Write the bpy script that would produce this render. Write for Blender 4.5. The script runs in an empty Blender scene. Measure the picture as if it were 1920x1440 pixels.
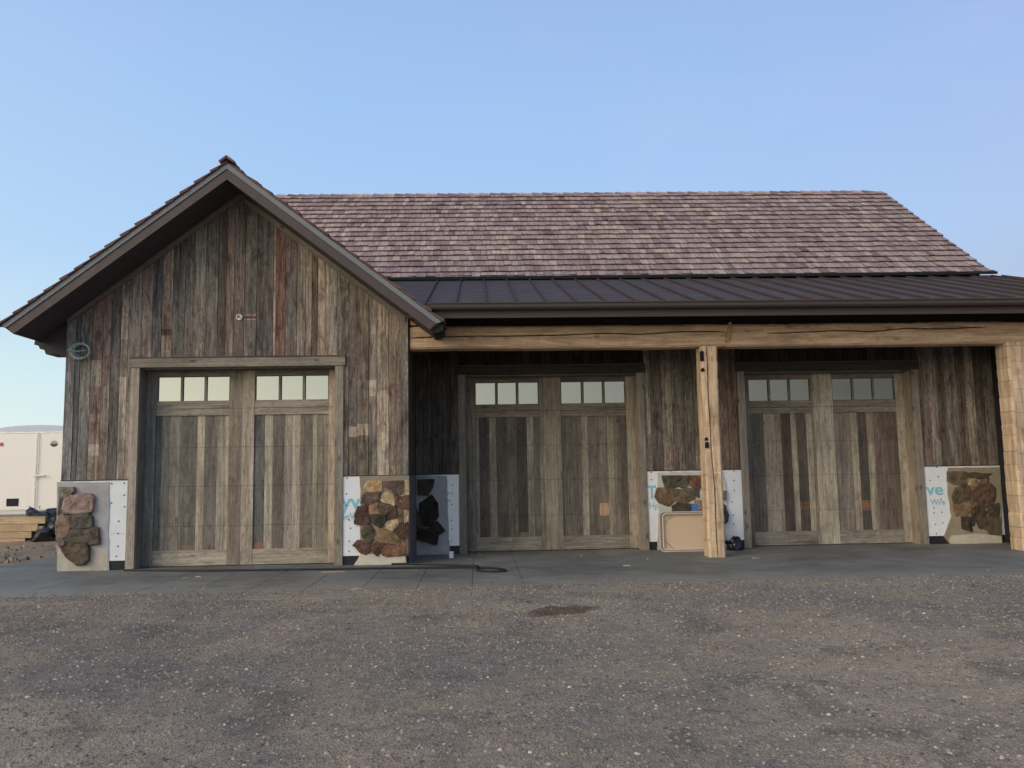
import bpy, math, random
from mathutils import Vector, Matrix, noise
import numpy as np
R = math.radians
rnd = random.Random(7)
scn = bpy.context.scene
COL = scn.collection

# ------------------------------------------------------------------ camera
F, PI_, YA, RO, D, EYE = 1560.0, R(6.092), R(2.384), R(0.960), 13.5243, 1.27286
cy, sy = math.cos(YA), math.sin(YA); cp, sp = math.cos(PI_), math.sin(PI_); cr, sr = math.cos(RO), math.sin(RO)
r0 = Vector((cy, -sy, 0)); fw = Vector((sy*cp, cy*cp, sp)); u0 = Vector((-sy*sp, -cy*sp, cp))
right = cr*r0 - sr*u0; up = sr*r0 + cr*u0
CAM = Vector((0, -D, EYE))
cam = bpy.data.cameras.new('camera'); co = bpy.data.objects.new('camera', cam); COL.objects.link(co)
m = Matrix((right, up, -fw)).transposed().to_4x4(); m.translation = CAM
co.matrix_world = m
cam.sensor_width = 36; cam.lens = F/1920*36; cam.clip_end = 5000; cam.clip_start = .05
scn.camera = co

def at(px, py, Y):
    """point of the photo (1920x1440) on the upright plane at depth Y -> (x, z)"""
    u = (px-960)/F; v = (py-720)/F
    d = fw + right*u - up*v
    t = (Y+D)/d.y
    p = CAM + d*t
    return p.x, p.z

# ------------------------------------------------------------------ helpers
def lin(c):
    c = c/255.0
    return c/12.92 if c <= .04045 else ((c+.055)/1.055)**2.4
KW = 1.75
def S(r, g, b, k=1.0): return (lin(r)*k, lin(g)*k, lin(b)*k, 1.0)
def W(r, g, b):
    m=(r+g+b)/3; q=.30; k=.965
    return S((r*(1-q)+m*q)*k*1.012, (g*(1-q)+m*q)*k*.995, (b*(1-q)+m*q)*k*.975, KW)          # weathered wood, real-world reflectance
def jit(c, a, rr=rnd):
    k = 1+rr.uniform(-a, a); return (c[0]*k, c[1]*k*(1+rr.uniform(-a, a)*.12), c[2]*k*(1+rr.uniform(-a, a)*.2), 1)

class MB:
    def __init__(s): s.v=[]; s.f=[]; s.uv=[]; s.c=[]; s.mi=[]; s.sm=[]
    def face(s, pts, uv=None, col=(.5,.5,.5,1), mi=0, smooth=False):
        n=len(s.v); s.v+= [tuple(p) for p in pts]; s.f.append(tuple(range(n, n+len(pts))))
        s.uv += uv if uv else [(0,0)]*len(pts); s.c += [col]*len(pts); s.mi.append(mi); s.sm.append(smooth)
    def obox(s, p, a, b, c, col=(.5,.5,.5,1), grain=2, mi=0, off=None):
        p=Vector(p); A=[Vector(a),Vector(b),Vector(c)]; L=[x.length for x in A]
        if A[0].cross(A[1]).dot(A[2]) < 0:
            p = p + A[0]; A[0] = -A[0]
        o = off or (rnd.uniform(0,50), rnd.uniform(0,50))
        def pt(i): return p + sum((A[k]*i[k] for k in range(3)), Vector())
        def uv(i):
            l=[i[k]*L[k] for k in range(3)]; g=l[grain]; return (o[0]+sum(l)-g, o[1]+g)
        for q in (((0,0,0),(0,1,0),(1,1,0),(1,0,0)), ((0,0,1),(1,0,1),(1,1,1),(0,1,1)), ((0,0,0),(1,0,0),(1,0,1),(0,0,1)),
                  ((0,1,0),(0,1,1),(1,1,1),(1,1,0)), ((0,0,0),(0,0,1),(0,1,1),(0,1,0)), ((1,0,0),(1,1,0),(1,1,1),(1,0,1))):
            s.face([pt(i) for i in q], [uv(i) for i in q], col, mi)
    def box(s, x0,x1,y0,y1,z0,z1, col=(.5,.5,.5,1), grain=2, mi=0):
        s.obox((x0,y0,z0),(x1-x0,0,0),(0,y1-y0,0),(0,0,z1-z0), col, grain, mi)
    def prism(s, poly, y0, y1, col=(.5,.5,.5,1), mi=0, grain=None):
        """polygon of (x,z) extruded from y0 to y1"""
        n=len(poly); ar=sum(poly[i][0]*poly[(i+1)%n][1]-poly[(i+1)%n][0]*poly[i][1] for i in range(n))
        if ar < 0: poly=poly[::-1]
        if y0>y1: y0,y1=y1,y0
        o=(rnd.uniform(0,50), rnd.uniform(0,50))
        g = grain or (0,1)                     # grain direction in (x,z)
        def U(x,z,y): return (o[0]+ x*g[1]-z*g[0] + y, o[1]+x*g[0]+z*g[1])
        s.face([(x,y0,z) for x,z in poly], [U(x,z,0) for x,z in poly], col, mi)
        s.face([(x,y1,z) for x,z in poly[::-1]], [U(x,z,0) for x,z in poly[::-1]], col, mi)
        for i in range(n):
            a=poly[i]; b=poly[(i+1)%n]
            s.face([(a[0],y0,a[1]),(a[0],y1,a[1]),(b[0],y1,b[1]),(b[0],y0,b[1])], [U(*a,0),U(*a,y1-y0),U(*b,y1-y0),U(*b,0)], col, mi)
    def build(s, name, mats, parent=None, weld=False, loc=None):
        me=bpy.data.meshes.new(name); me.from_pydata(s.v, [], s.f); me.update()
        uvl=me.uv_layers.new(name='UVMap'); uvl.data.foreach_set('uv', [x for t in s.uv for x in t])
        ca=me.color_attributes.new('col','FLOAT_COLOR','CORNER'); ca.data.foreach_set('color', [x for t in s.c for x in t])
        me.polygons.foreach_set('material_index', s.mi); me.polygons.foreach_set('use_smooth', s.sm)
        if weld:
            import bmesh
            bm=bmesh.new(); bm.from_mesh(me); bmesh.ops.remove_doubles(bm, verts=bm.verts, dist=1e-4); bmesh.ops.recalc_face_normals(bm, faces=bm.faces); bm.to_mesh(me); bm.free()
        if not isinstance(mats,(list,tuple)): mats=[mats]
        for q in mats: me.materials.append(q)
        o=bpy.data.objects.new(name, me); COL.objects.link(o)
        if parent:
            o.parent=parent; pl = parent.location if parent.parent is None else parent.location+parent.parent.location
            o.location = -pl if loc is None else loc
        return o

def tag(o, label=None, cat=None, group=None, kind=None):
    for k,v in (('label',label),('category',cat),('group',group),('kind',kind)):
        if v: o[k]=v
    return o
def empty(name, loc, label, cat, group=None):
    o=bpy.data.objects.new(name, None); COL.objects.link(o); o.location=loc; o.empty_display_size=.3
    return tag(o,label,cat,group)

def tube(mb, pts, r, n=8, col=(.5,.5,.5,1), mi=0, closed=False, cap=True):
    P=[Vector(p) for p in pts]; N=len(P); rings=[]
    for i in range(N):
        t=(P[(i+1)%N]-P[i-1]) if closed else (P[min(i+1,N-1)]-P[max(i-1,0)])
        t.normalize()
        a=t.cross(Vector((0,0,1)))
        if a.length<.1: a=t.cross(Vector((0,1,0)))
        a.normalize(); b=t.cross(a)
        rings.append([P[i]+(a*math.cos(2*math.pi*k/n)+b*math.sin(2*math.pi*k/n))*r for k in range(n)])
    for i in range(N if closed else N-1):
        A=rings[i]; B=rings[(i+1)%N]
        for k in range(n):
            mb.face([A[k],A[(k+1)%n],B[(k+1)%n],B[k]], None, col, mi, True)
    if cap and not closed:
        mb.face(rings[0][::-1],None,col,mi); mb.face(rings[-1],None,col,mi)

# ------------------------------------------------------------------ materials
def newmat(name):
    mt=bpy.data.materials.new(name); mt.use_nodes=True; nt=mt.node_tree; nt.nodes.clear()
    out=nt.nodes.new('ShaderNodeOutputMaterial'); b=nt.nodes.new('ShaderNodeBsdfPrincipled')
    nt.links.new(b.outputs[0], out.inputs[0])
    return mt, nt, b
class NT:
    def __init__(s, nt): s.nt=nt
    def n(s, typ, **kw):
        o=s.nt.nodes.new('ShaderNode'+typ)
        for k,v in kw.items(): setattr(o,k,v)
        return o
    def l(s,a,b): s.nt.links.new(a,b)
    def noise(s, vec, scale, detail=4, rough=.55, dist=0, dims='3D'):
        o=s.n('TexNoise', noise_dimensions=dims); o.inputs['Scale'].default_value=scale; o.inputs['Detail'].default_value=detail
        o.inputs['Roughness'].default_value=rough; o.inputs['Distortion'].default_value=dist
        if vec: s.l(vec,o.inputs['Vector'])
        return o.outputs['Fac']
    def mapv(s, vec, sc=(1,1,1), loc=(0,0,0)):
        o=s.n('Mapping'); o.inputs['Scale'].default_value=sc; o.inputs['Location'].default_value=loc; s.l(vec,o.inputs['Vector']); return o.outputs[0]
    def ramp(s, fac, stops, interp='LINEAR'):
        o=s.n('ValToRGB'); cr_=o.color_ramp; cr_.interpolation=interp
        while len(cr_.elements)<len(stops): cr_.elements.new(.5)
        for e,(p,c) in zip(cr_.elements, stops):
            e.position=p; e.color=(c,c,c,1) if isinstance(c,(int,float)) else (c[0],c[1],c[2],1)
        s.l(fac,o.inputs[0]); return o.outputs[0]
    def mix(s, fac, a, b, mode='MIX'):
        o=s.n('MixRGB', blend_type=mode)
        for i,x in ((0,fac),(1,a),(2,b)):
            if hasattr(x,'node') : s.l(x,o.inputs[i])
            elif i==0: o.inputs[0].default_value=x
            else: o.inputs[i].default_value=(x[0],x[1],x[2],1) if not isinstance(x,(int,float)) else (x,x,x,1)
        return o.outputs[0]
    def math(s, op, a, b=0):
        o=s.n('Math', operation=op)
        for i,x in ((0,a),(1,b)):
            if hasattr(x,'node'): s.l(x,o.inputs[i])
            else: o.inputs[i].default_value=x
        return o.outputs[0]
    def bump(s, h, strength, dist, b):
        o=s.n('Bump'); o.inputs['Strength'].default_value=strength; o.inputs['Distance'].default_value=dist
        s.l(h,o.inputs['Height']); s.l(o.outputs[0], b.inputs['Normal']); return o

def wood_mat(name, contrast=1.0, patch=.5, knots=.6, rough=.85, bump=.5, red=0.0, pale=.3):
    """old boards: grain along v, colour of each board from the 'col' attribute"""
    mt,nt,b=newmat(name); T=NT(nt)
    uv=T.n('UVMap'); uv.uv_map='UVMap'; v=uv.outputs[0]
    at_=T.n('Attribute'); at_.attribute_name='col'; base=at_.outputs['Color']
    g1=T.noise(T.mapv(v,(70,2.2,1)),1,5,.65,.3,'2D')
    g2=T.noise(T.mapv(v,(18,.9,1)),1,5,.6,.6,'2D')
    bl=T.noise(T.mapv(v,(6,2.6,1),(9,3,0)),1,6,.62,.4,'2D')
    bl2=T.noise(T.mapv(v,(2.2,.8,1),(31,7,0)),1,4,.6,.3,'2D')
    sp_=T.noise(T.mapv(v,(45,26,1),(3,11,0)),1,4,.7,0,'2D')
    c=T.mix(1.0, base, T.ramp(g1,[(.28,1-.36*contrast),(.62,1+.16*contrast)]),'MULTIPLY')
    c=T.mix(1.0, c, T.ramp(g2,[(.3,1-.34*contrast),(.65,1+.2*contrast)]),'MULTIPLY')
    c=T.mix(1.0, c, T.ramp(bl2,[(.3,.80),(.68,1.16)]),'MULTIPLY')
    c=T.mix(T.math('MULTIPLY',T.ramp(bl,[(.56,0),(.68,1)]),patch), c, T.mix(1,c,(.50,.46,.44),'MULTIPLY'))
    # worn pale raw patches, old red paint
    c=T.mix(T.math('MULTIPLY',T.ramp(T.noise(T.mapv(v,(9,3.6,1),(71,5,0)),1,6,.7,.5,'2D'),[(.60,0),(.70,1)]),pale), c, T.mix(1,c,(1.55,1.42,1.28),'MULTIPLY'))
    if red: c=T.mix(T.math('MULTIPLY',T.ramp(T.noise(T.mapv(v,(5,1.1,1),(17,55,0)),1,6,.7,.6,'2D'),[(.52,0),(.66,1)]),red), c, T.mix(1,c,(1.10,.72,.60),'MULTIPLY'))
    c=T.mix(T.ramp(sp_,[(.66,0),(.76,.55)]), c, T.mix(1,c,(.5,.47,.45),'MULTIPLY'))
    sc2=T.noise(T.mapv(v,(26,9,1),(41,1,0)),1,6,.72,.8,'2D')
    c=T.mix(1,c,T.ramp(sc2,[(.32,1-.30*contrast),(.5,1),(.7,1+.28*contrast)]),'MULTIPLY')
    # knots and nail holes
    vo=T.n('TexVoronoi', voronoi_dimensions='2D'); vo.inputs['Scale'].default_value=1
    T.l(T.mix(.04, T.mapv(v,(4.6,2.3,1)), T.noise(v,9,2)), vo.inputs['Vector'])
    sep=T.n('SeparateColor'); T.l(vo.outputs['Color'],sep.inputs[0])
    kn=T.math('MULTIPLY', T.ramp(vo.outputs['Distance'],[(.02,1),(.085,.45),(.15,0)]), T.ramp(sep.outputs[0],[(.62,0),(.66,1)]))
    c=T.mix(T.math('MULTIPLY',kn,knots), c, T.mix(1,c,(.28,.23,.20),'MULTIPLY'))
    T.l(c,b.inputs['Base Color']); b.inputs['Roughness'].default_value=rough; b.inputs['Specular IOR Level'].default_value=.22
    T.bump(T.math('ADD',g1,T.math('MULTIPLY',g2,.7)), bump, .006, b)
    return mt

def plain(name, col, rough=.6, metal=0, spec=.4, nscale=3, namt=.12, bump=0, bscale=40, attr=False):
    mt,nt,b=newmat(name); T=NT(nt)
    tc=T.n('TexCoord'); v=tc.outputs['Object']
    if attr:
        a=T.n('Attribute'); a.attribute_name='col'; base=a.outputs['Color']
    else: base=col
    n1=T.noise(v,nscale,6,.62,.2)
    c=T.mix(1.0, base, T.ramp(n1,[(.3,1-namt),(.7,1+namt)]),'MULTIPLY')
    T.l(c,b.inputs['Base Color'])
    T.l(T.ramp(T.noise(v,nscale*2.3,4),[(.3,max(0,rough-.08)),(.7,min(1,rough+.08))]), b.inputs['Roughness'])
    b.inputs['Metallic'].default_value=metal; b.inputs['Specular IOR Level'].default_value=spec
    if bump: T.bump(T.noise(v,bscale,5,.6),bump,.01,b)
    return mt

M={}
M['siding']=wood_mat('weathered_siding',1.3,.8,.4,red=.4,pale=.6)
M['door']=wood_mat('weathered_door_boards',.8,.45,.45,red=0,pale=.2)
M['trim']=wood_mat('weathered_trim',.6,.3,.8,pale=.15)
M['shake']=wood_mat('cedar_shake',.75,.3,.0,rough=.8,bump=.5,pale=.2)
M['lumber']=wood_mat('new_lumber',.45,.2,.7,pale=.1,rough=.75)
M['dark']=plain('shadow_backing',S(22,20,19),.95,namt=.2)
M['felt']=plain('black_felt',S(38,38,41),.85,namt=.25,nscale=6,bump=.3)
M['membrane']=plain('black_membrane',S(30,34,40),.7,namt=.3,nscale=8,bump=.25)
M['brown_metal']=plain('brown_painted_metal',S(76,65,62),.5,namt=.05,spec=.35)
M['soffit']=plain('brown_soffit',S(76,69,71),.75,namt=.08,spec=.2)
M['drip']=plain('grey_drip_edge',S(116,119,122),.55,namt=.08,spec=.4)
M['roof_metal']=plain('brown_standing_seam',S(72,60,54),.6,namt=.14,nscale=1.6,spec=.22,bump=.15,bscale=3)
M['wrap']=plain('white_wrap',S(222,224,226),.7,namt=.05,nscale=7,bump=.35,bscale=9)
M['mortar']=plain('grey_mortar',None,.95,namt=.16,nscale=5,bump=.5,bscale=26,attr=True,spec=.1)
M['blue_ink']=plain('blue_ink',S(140,190,206),.7,namt=.1)
M['nail']=plain('nail_cap',S(92,60,62),.6)
M['glass']=None
# stone
def stone_mat():
    mt,nt,b=newmat('field_stone'); T=NT(nt)
    a=T.n('Attribute'); a.attribute_name='col'; v=T.n('TexCoord').outputs['Object']
    n1=T.noise(v,7,7,.68,.6); n2=T.noise(v,38,5,.7); n3=T.noise(T.mapv(v,(1,1,1),(5,9,2)),3.2,5,.65,.8)
    c=T.mix(1,a.outputs['Color'],T.ramp(n1,[(.3,.45),(.5,1),(.7,1.5)]),'MULTIPLY')
    c=T.mix(1,c,T.ramp(n2,[(.3,.72),(.7,1.18)]),'MULTIPLY')
    c=T.mix(T.ramp(n3,[(.5,0),(.62,.5)]),c,T.mix(1,c,(1.2,.85,.68),'MULTIPLY'))
    c=T.mix(T.ramp(T.noise(T.mapv(v,(1,1,1),(1,19,4)),6,5,.65,.8),[(.58,0),(.66,.55)]),c,T.mix(1,c,(.5,.52,.5),'MULTIPLY'))
    T.l(c,b.inputs['Base Color']); b.inputs['Roughness'].default_value=.9; b.inputs['Specular IOR Level'].default_value=.2
    T.bump(T.math('ADD',n1,T.math('MULTIPLY',n2,.35)),.9,.03,b)
    return mt
M['stone']=stone_mat()
def hewn_mat():
    mt,nt,b=newmat('hewn_timber'); T=NT(nt)
    uv=T.n('UVMap'); uv.uv_map='UVMap'; v=uv.outputs[0]
    g=T.noise(T.mapv(v,(60,3,1)),1,5,.65,.4,'2D'); g2=T.noise(T.mapv(v,(14,1.2,1)),1,5,.6,.5,'2D')
    bl=T.noise(T.mapv(v,(5,1.6,1)),1,5,.6,.3,'2D')
    a=T.n('Attribute'); a.attribute_name='col'
    c=T.mix(1,a.outputs['Color'],T.ramp(g,[(.3,.80),(.65,1.1)]),'MULTIPLY')
    c=T.mix(1,c,T.ramp(g2,[(.3,.68),(.65,1.14)]),'MULTIPLY')
    st=T.noise(T.mapv(v,(9,4,1),(3,8,0)),1,6,.7,.6,'2D')
    c=T.mix(T.ramp(st,[(.55,0),(.7,.5)]),c,T.mix(1,c,(.66,.60,.56),'MULTIPLY'))
    c=T.mix(T.ramp(bl,[(.5,0),(.68,.45)]),c,T.mix(1,c,(.72,.62,.52),'MULTIPLY'))
    vo=T.n('TexVoronoi', voronoi_dimensions='2D'); vo.inputs['Scale'].default_value=1
    T.l(T.mix(.05,T.mapv(v,(5,1.9,1)),T.noise(v,11,2)), vo.inputs['Vector'])
    sep=T.n('SeparateColor'); T.l(vo.outputs['Color'],sep.inputs[0])
    kn=T.math('MULTIPLY',T.ramp(vo.outputs['Distance'],[(.03,1),(.10,.4),(.16,0)]),T.ramp(sep.outputs[0],[(.62,0),(.66,1)]))
    c=T.mix(T.math('MULTIPLY',kn,.6),c,T.mix(1,c,(.42,.28,.2),'MULTIPLY'))
    sp_=T.noise(T.mapv(v,(36,24,1)),1,3,.7,0,'2D')
    c=T.mix(T.ramp(sp_,[(.68,0),(.76,.5)]),c,T.mix(1,c,(.5,.4,.32),'MULTIPLY'))
    T.l(c,b.inputs['Base Color']); b.inputs['Roughness'].default_value=.82; b.inputs['Specular IOR Level'].default_value=.2
    T.bump(T.math('ADD',g,T.math('MULTIPLY',g2,.8)),.55,.008,b)
    return mt
M['hewn']=hewn_mat()
def glass_mat():
    mt,nt,b=newmat('window_glass'); T=NT(nt)
    b.inputs['Base Color'].default_value=(.012,.014,.015,1); b.inputs['Roughness'].default_value=.3
    gl=T.n('BsdfGlossy'); gl.inputs['Roughness'].default_value=.025; gl.inputs['Color'].default_value=GLASSC
    v=T.n('TexCoord').outputs['Object']
    bp=T.n('Bump'); bp.inputs['Strength'].default_value=.04; bp.inputs['Distance'].default_value=.02; T.l(T.noise(v,1.8,2),bp.inputs['Height']); T.l(bp.outputs[0],gl.inputs['Normal'])
    mx=T.n('MixShader'); mx.inputs[0].default_value=.29
    out=[n for n in nt.nodes if n.type=='OUTPUT_MATERIAL'][0]
    T.l(b.outputs[0],mx.inputs[1]); T.l(gl.outputs[0],mx.inputs[2]); T.l(mx.outputs[0],out.inputs[0])
    return mt
GLASSC=(.9,.92,.88,1)
M['glass']=glass_mat()

# ------------------------------------------------------------------ the garage building
G=1.332          # the gable wing stands this far in front of the recessed wall
GL, GR = -5.95, -1.014
ZS=1.26
B=empty('garage_building',(0,0,0),'long rustic garage clad in weathered barn boards with cedar shake roof and timber porch','building')

def board(mb, x0, x1, y, z0, z1, col, segs=None, th=.02, j=.003):
    yy=y+rnd.uniform(-j,j)*1.5; g=.003
    zs=[(z0,z1,col)]
    if segs:
        zs=[]; z=z0
        for (a,b,c) in sorted(segs):
            if a>=z1: continue
            if a>z: zs.append((z,a,col))
            zs.append((a,min(b,z1),c)); z=min(b,z1)
        if z<z1: zs.append((z,z1,col))
    off=(rnd.uniform(0,50),rnd.uniform(0,50))
    for k,(a,b,c) in enumerate(zs):
        mb.obox((x0+g,yy,a),(x1-x0-2*g,0,0),(0,th,0),(0,0,b-a),c,2,0,(off[0]+.0,off[1]+a if len(zs)>1 else off[1]))

def under(x): return 5.47-.765*abs(x+3.5)
# --- gable front boards : measured widths and colours
ge=[-5.95,-5.823,-5.747,-5.595,-5.436,-5.314,-5.184,-5.077,-4.894,-4.734,-4.604,-4.451,-4.274,-4.151,-3.975,-3.798,-3.682,-3.567,-3.413,-3.235,-2.995,-2.955,-2.817,-2.647,-2.523,-2.43,-2.344,-2.235,-2.057,-1.885,-1.76,-1.593,-1.472,-1.3,-1.143,GR]
gc=[(100,100,101),(74,78,80),(96,97,92),(112,90,84),(110,95,86),(84,82,77),(134,121,107),(118,106,97),(112,98,90),(79,77,76),(124,104,92),(88,84,79),(97,92,85),(108,101,91),(93,88,80),(82,72,67),(104,90,81),(98,84,77),(92,88,80),(76,72,68),(122,110,98),(98,70,60),(93,88,82),(108,98,87),(122,108,96),(92,75,66),(130,114,98),(118,110,98),(99,93,83),(84,77,71),(98,88,76),(113,103,91),(126,113,97),(112,96,82),(98,90,82)]

segs={}
def seg(i,*a): segs.setdefault(i,[]).extend(a)
seg(3,(1.26,1.62,W(112,98,84)),(1.62,1.78,W(132,122,106)),(2.10,2.22,W(128,112,96)),(2.62,3.0,W(124,114,100)))
seg(6,(2.75,3.3,W(104,94,84)))
seg(9,(3.5,3.62,W(84,86,86)))
seg(10,(3.35,3.45,W(78,70,62)),(3.92,4.0,W(128,116,98)))
seg(18,(3.57,3.585,W(136,124,106)),(3.585,3.63,W(92,66,52)),(3.63,3.65,W(132,118,100)))
seg(31,(2.42,2.66,W(148,132,112)),(1.26,1.9,W(96,90,82)))
seg(32,(1.26,2.5,W(142,130,112)))
seg(29,(1.26,1.83,W(86,76,64)),(1.83,1.98,W(132,117,100)))
seg(30,(1.26,1.85,W(92,82,70)),(1.85,2.02,W(138,124,106)),(2.4,2.66,W(108,98,86)))
seg(33,(1.4,1.9,W(104,86,76)),(2.3,2.6,W(112,90,78)))
mb=MB()
for i in range(len(ge)-1):
    x0,x1=ge[i],ge[i+1]; z1=under((x0+x1)/2)+.06
    c=W(*gc[i]) if i<len(gc) else W(98,90,82)
    z0=ZS+.012
    if x0>-4.98 and x1<-1.98: z0=3.0           # above the first garage door
    elif x0>-5.02 and x0<-4.9 : z0=3.0
    if i==0: board(mb,x0,x1+.006,-G-.012,z0,z1,W(104,104,106),None,.032,0)
    elif i==len(ge)-2: board(mb,x0-.01,x1,-G-.012,z0,z1,W(100,94,85),None,.032,0)
    else: board(mb,x0,x1,-G,z0,z1,jit(c,.05),segs.get(i))
mb.build('front_siding',M['siding'],B)
# side siding (left flank of the wing, shade-coloured return into the porch, recessed wall)
mb=MB(); y=-G+.02
while y<7.9:
    w=rnd.uniform(.12,.2); c=W(*rnd.choice([(96,94,90),(84,82,79),(108,100,92),(104,84,76),(118,110,98)]))
    mb.obox((GL+rnd.uniform(-.003,.003),y,ZS+.01),(.02,0,0),(0,w-.004,0),(0,0,2.35),jit(c,.08)); y+=w
mb.build('side_siding',M['siding'],B)
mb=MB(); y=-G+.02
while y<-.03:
    w=min(rnd.uniform(.14,.2),-.022-y); c=W(*rnd.choice([(66,62,58),(58,56,54),(72,66,60)]))  # return faces away from the light; that shade is in the board colours
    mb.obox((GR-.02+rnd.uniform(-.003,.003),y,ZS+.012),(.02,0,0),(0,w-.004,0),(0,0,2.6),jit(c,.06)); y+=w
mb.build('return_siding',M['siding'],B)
mb=MB()
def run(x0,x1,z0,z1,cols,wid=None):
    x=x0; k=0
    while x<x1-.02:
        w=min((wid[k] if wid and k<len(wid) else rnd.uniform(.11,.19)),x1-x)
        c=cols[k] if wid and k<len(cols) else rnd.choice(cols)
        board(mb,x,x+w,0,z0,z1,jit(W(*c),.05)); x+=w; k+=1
palette=[(88,80,72),(78,70,64),(102,94,84),(70,64,58),(96,84,74)]
run(GR,-.318,ZS+.012,3.75,[(60,56,53),(54,51,49),(66,61,57)])  # shade of the gable wing put into these darker boards
run(-.318,2.732,3.02,3.75,[(46,42,40),(40,38,36),(52,47,43)])  # boards above the door coloured near black for porch shade
run(2.732,4.285,ZS+.012,3.75,[(104,97,86),(80,73,66),(106,96,85),(94,86,76),(82,76,68),(100,92,80),(84,70,58),(92,74,62)],[.11,.176,.176,.186,.168,.16,.2,.2,.17])
run(4.285,7.335,3.02,3.75,[(46,42,40),(40,38,36),(52,47,43)])  # same painted porch shade above the right door
run(7.335,8.62,ZS+.012,3.75,[(92,80,72),(112,102,92),(80,72,64),(104,94,84),(84,74,66),(122,111,98),(86,76,68),(98,90,80),(96,88,80)],[.173,.154,.136,.208,.136,.155,.163,.164])
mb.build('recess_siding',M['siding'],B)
# solid core behind the boards
mb=MB()
core=[(GL+.02,0),(GR-.025,0),(GR-.025,under(GR)+.03),(-3.5,5.5),(GL+.02,under(GL)+.03)]
P5=[(-4.888,0),(-4.888,2.88),(-2.078,2.88),(-2.078,0)]
mb.prism([(GL+.02,0),(-4.895,0),(-4.895,2.9),(-2.071,2.9),(-2.071,0),(GR-.025,0),(GR-.025,under(GR)+.03),(-3.5,5.5),(GL+.02,under(GL)+.03)],-G+.023,-G+.5)
mb.prism([(GL+.02,0),(GR-.025,0),(GR-.025,under(GR)+.03),(-3.5,5.5),(GL+.02,under(GL)+.03)],-G+.501,7.9)
mb.prism([(GR-.024,0),(-.205,0),(-.205,2.9),(2.619,2.9),(2.619,0),(4.398,0),(4.398,2.9),(7.222,2.9),(7.222,0),(8.62,0),(8.62,3.9),(GR-.024,3.9)],.023,.5)
mb.box(GR-.024,9.6,.501,9.2,0,4.2)
mb.build('wall_core',M['dark'],B)
# black felt return on the right of the porch
mb=MB(); mb.box(8.622,8.9,-.95,.5,0,3.72); mb.build('felt_covered_return',M['felt'],B)['label']='dark unfinished side return beside the right post'

# --- door casings
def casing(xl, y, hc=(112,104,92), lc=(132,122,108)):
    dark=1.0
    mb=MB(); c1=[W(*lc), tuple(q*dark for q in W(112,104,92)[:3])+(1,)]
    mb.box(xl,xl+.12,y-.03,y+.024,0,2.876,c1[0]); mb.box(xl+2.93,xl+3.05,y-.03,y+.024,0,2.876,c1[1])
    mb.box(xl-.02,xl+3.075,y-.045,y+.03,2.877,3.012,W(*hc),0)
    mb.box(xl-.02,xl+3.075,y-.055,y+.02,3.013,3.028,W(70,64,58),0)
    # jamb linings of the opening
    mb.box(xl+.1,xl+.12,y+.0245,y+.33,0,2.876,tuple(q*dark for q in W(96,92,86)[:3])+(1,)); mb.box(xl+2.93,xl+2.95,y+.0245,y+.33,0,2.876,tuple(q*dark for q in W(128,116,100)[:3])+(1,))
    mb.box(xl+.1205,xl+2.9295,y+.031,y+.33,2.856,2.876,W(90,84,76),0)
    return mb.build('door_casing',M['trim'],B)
D1,D2,D3=-5.008,-.318,4.285
casing(D1,-G); casing(D2,0,(46,42,39),(92,88,82)); casing(D3,0,(48,44,41),(112,104,94))  # dark headers and middle door's left casing carry porch shade in their colour

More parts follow.
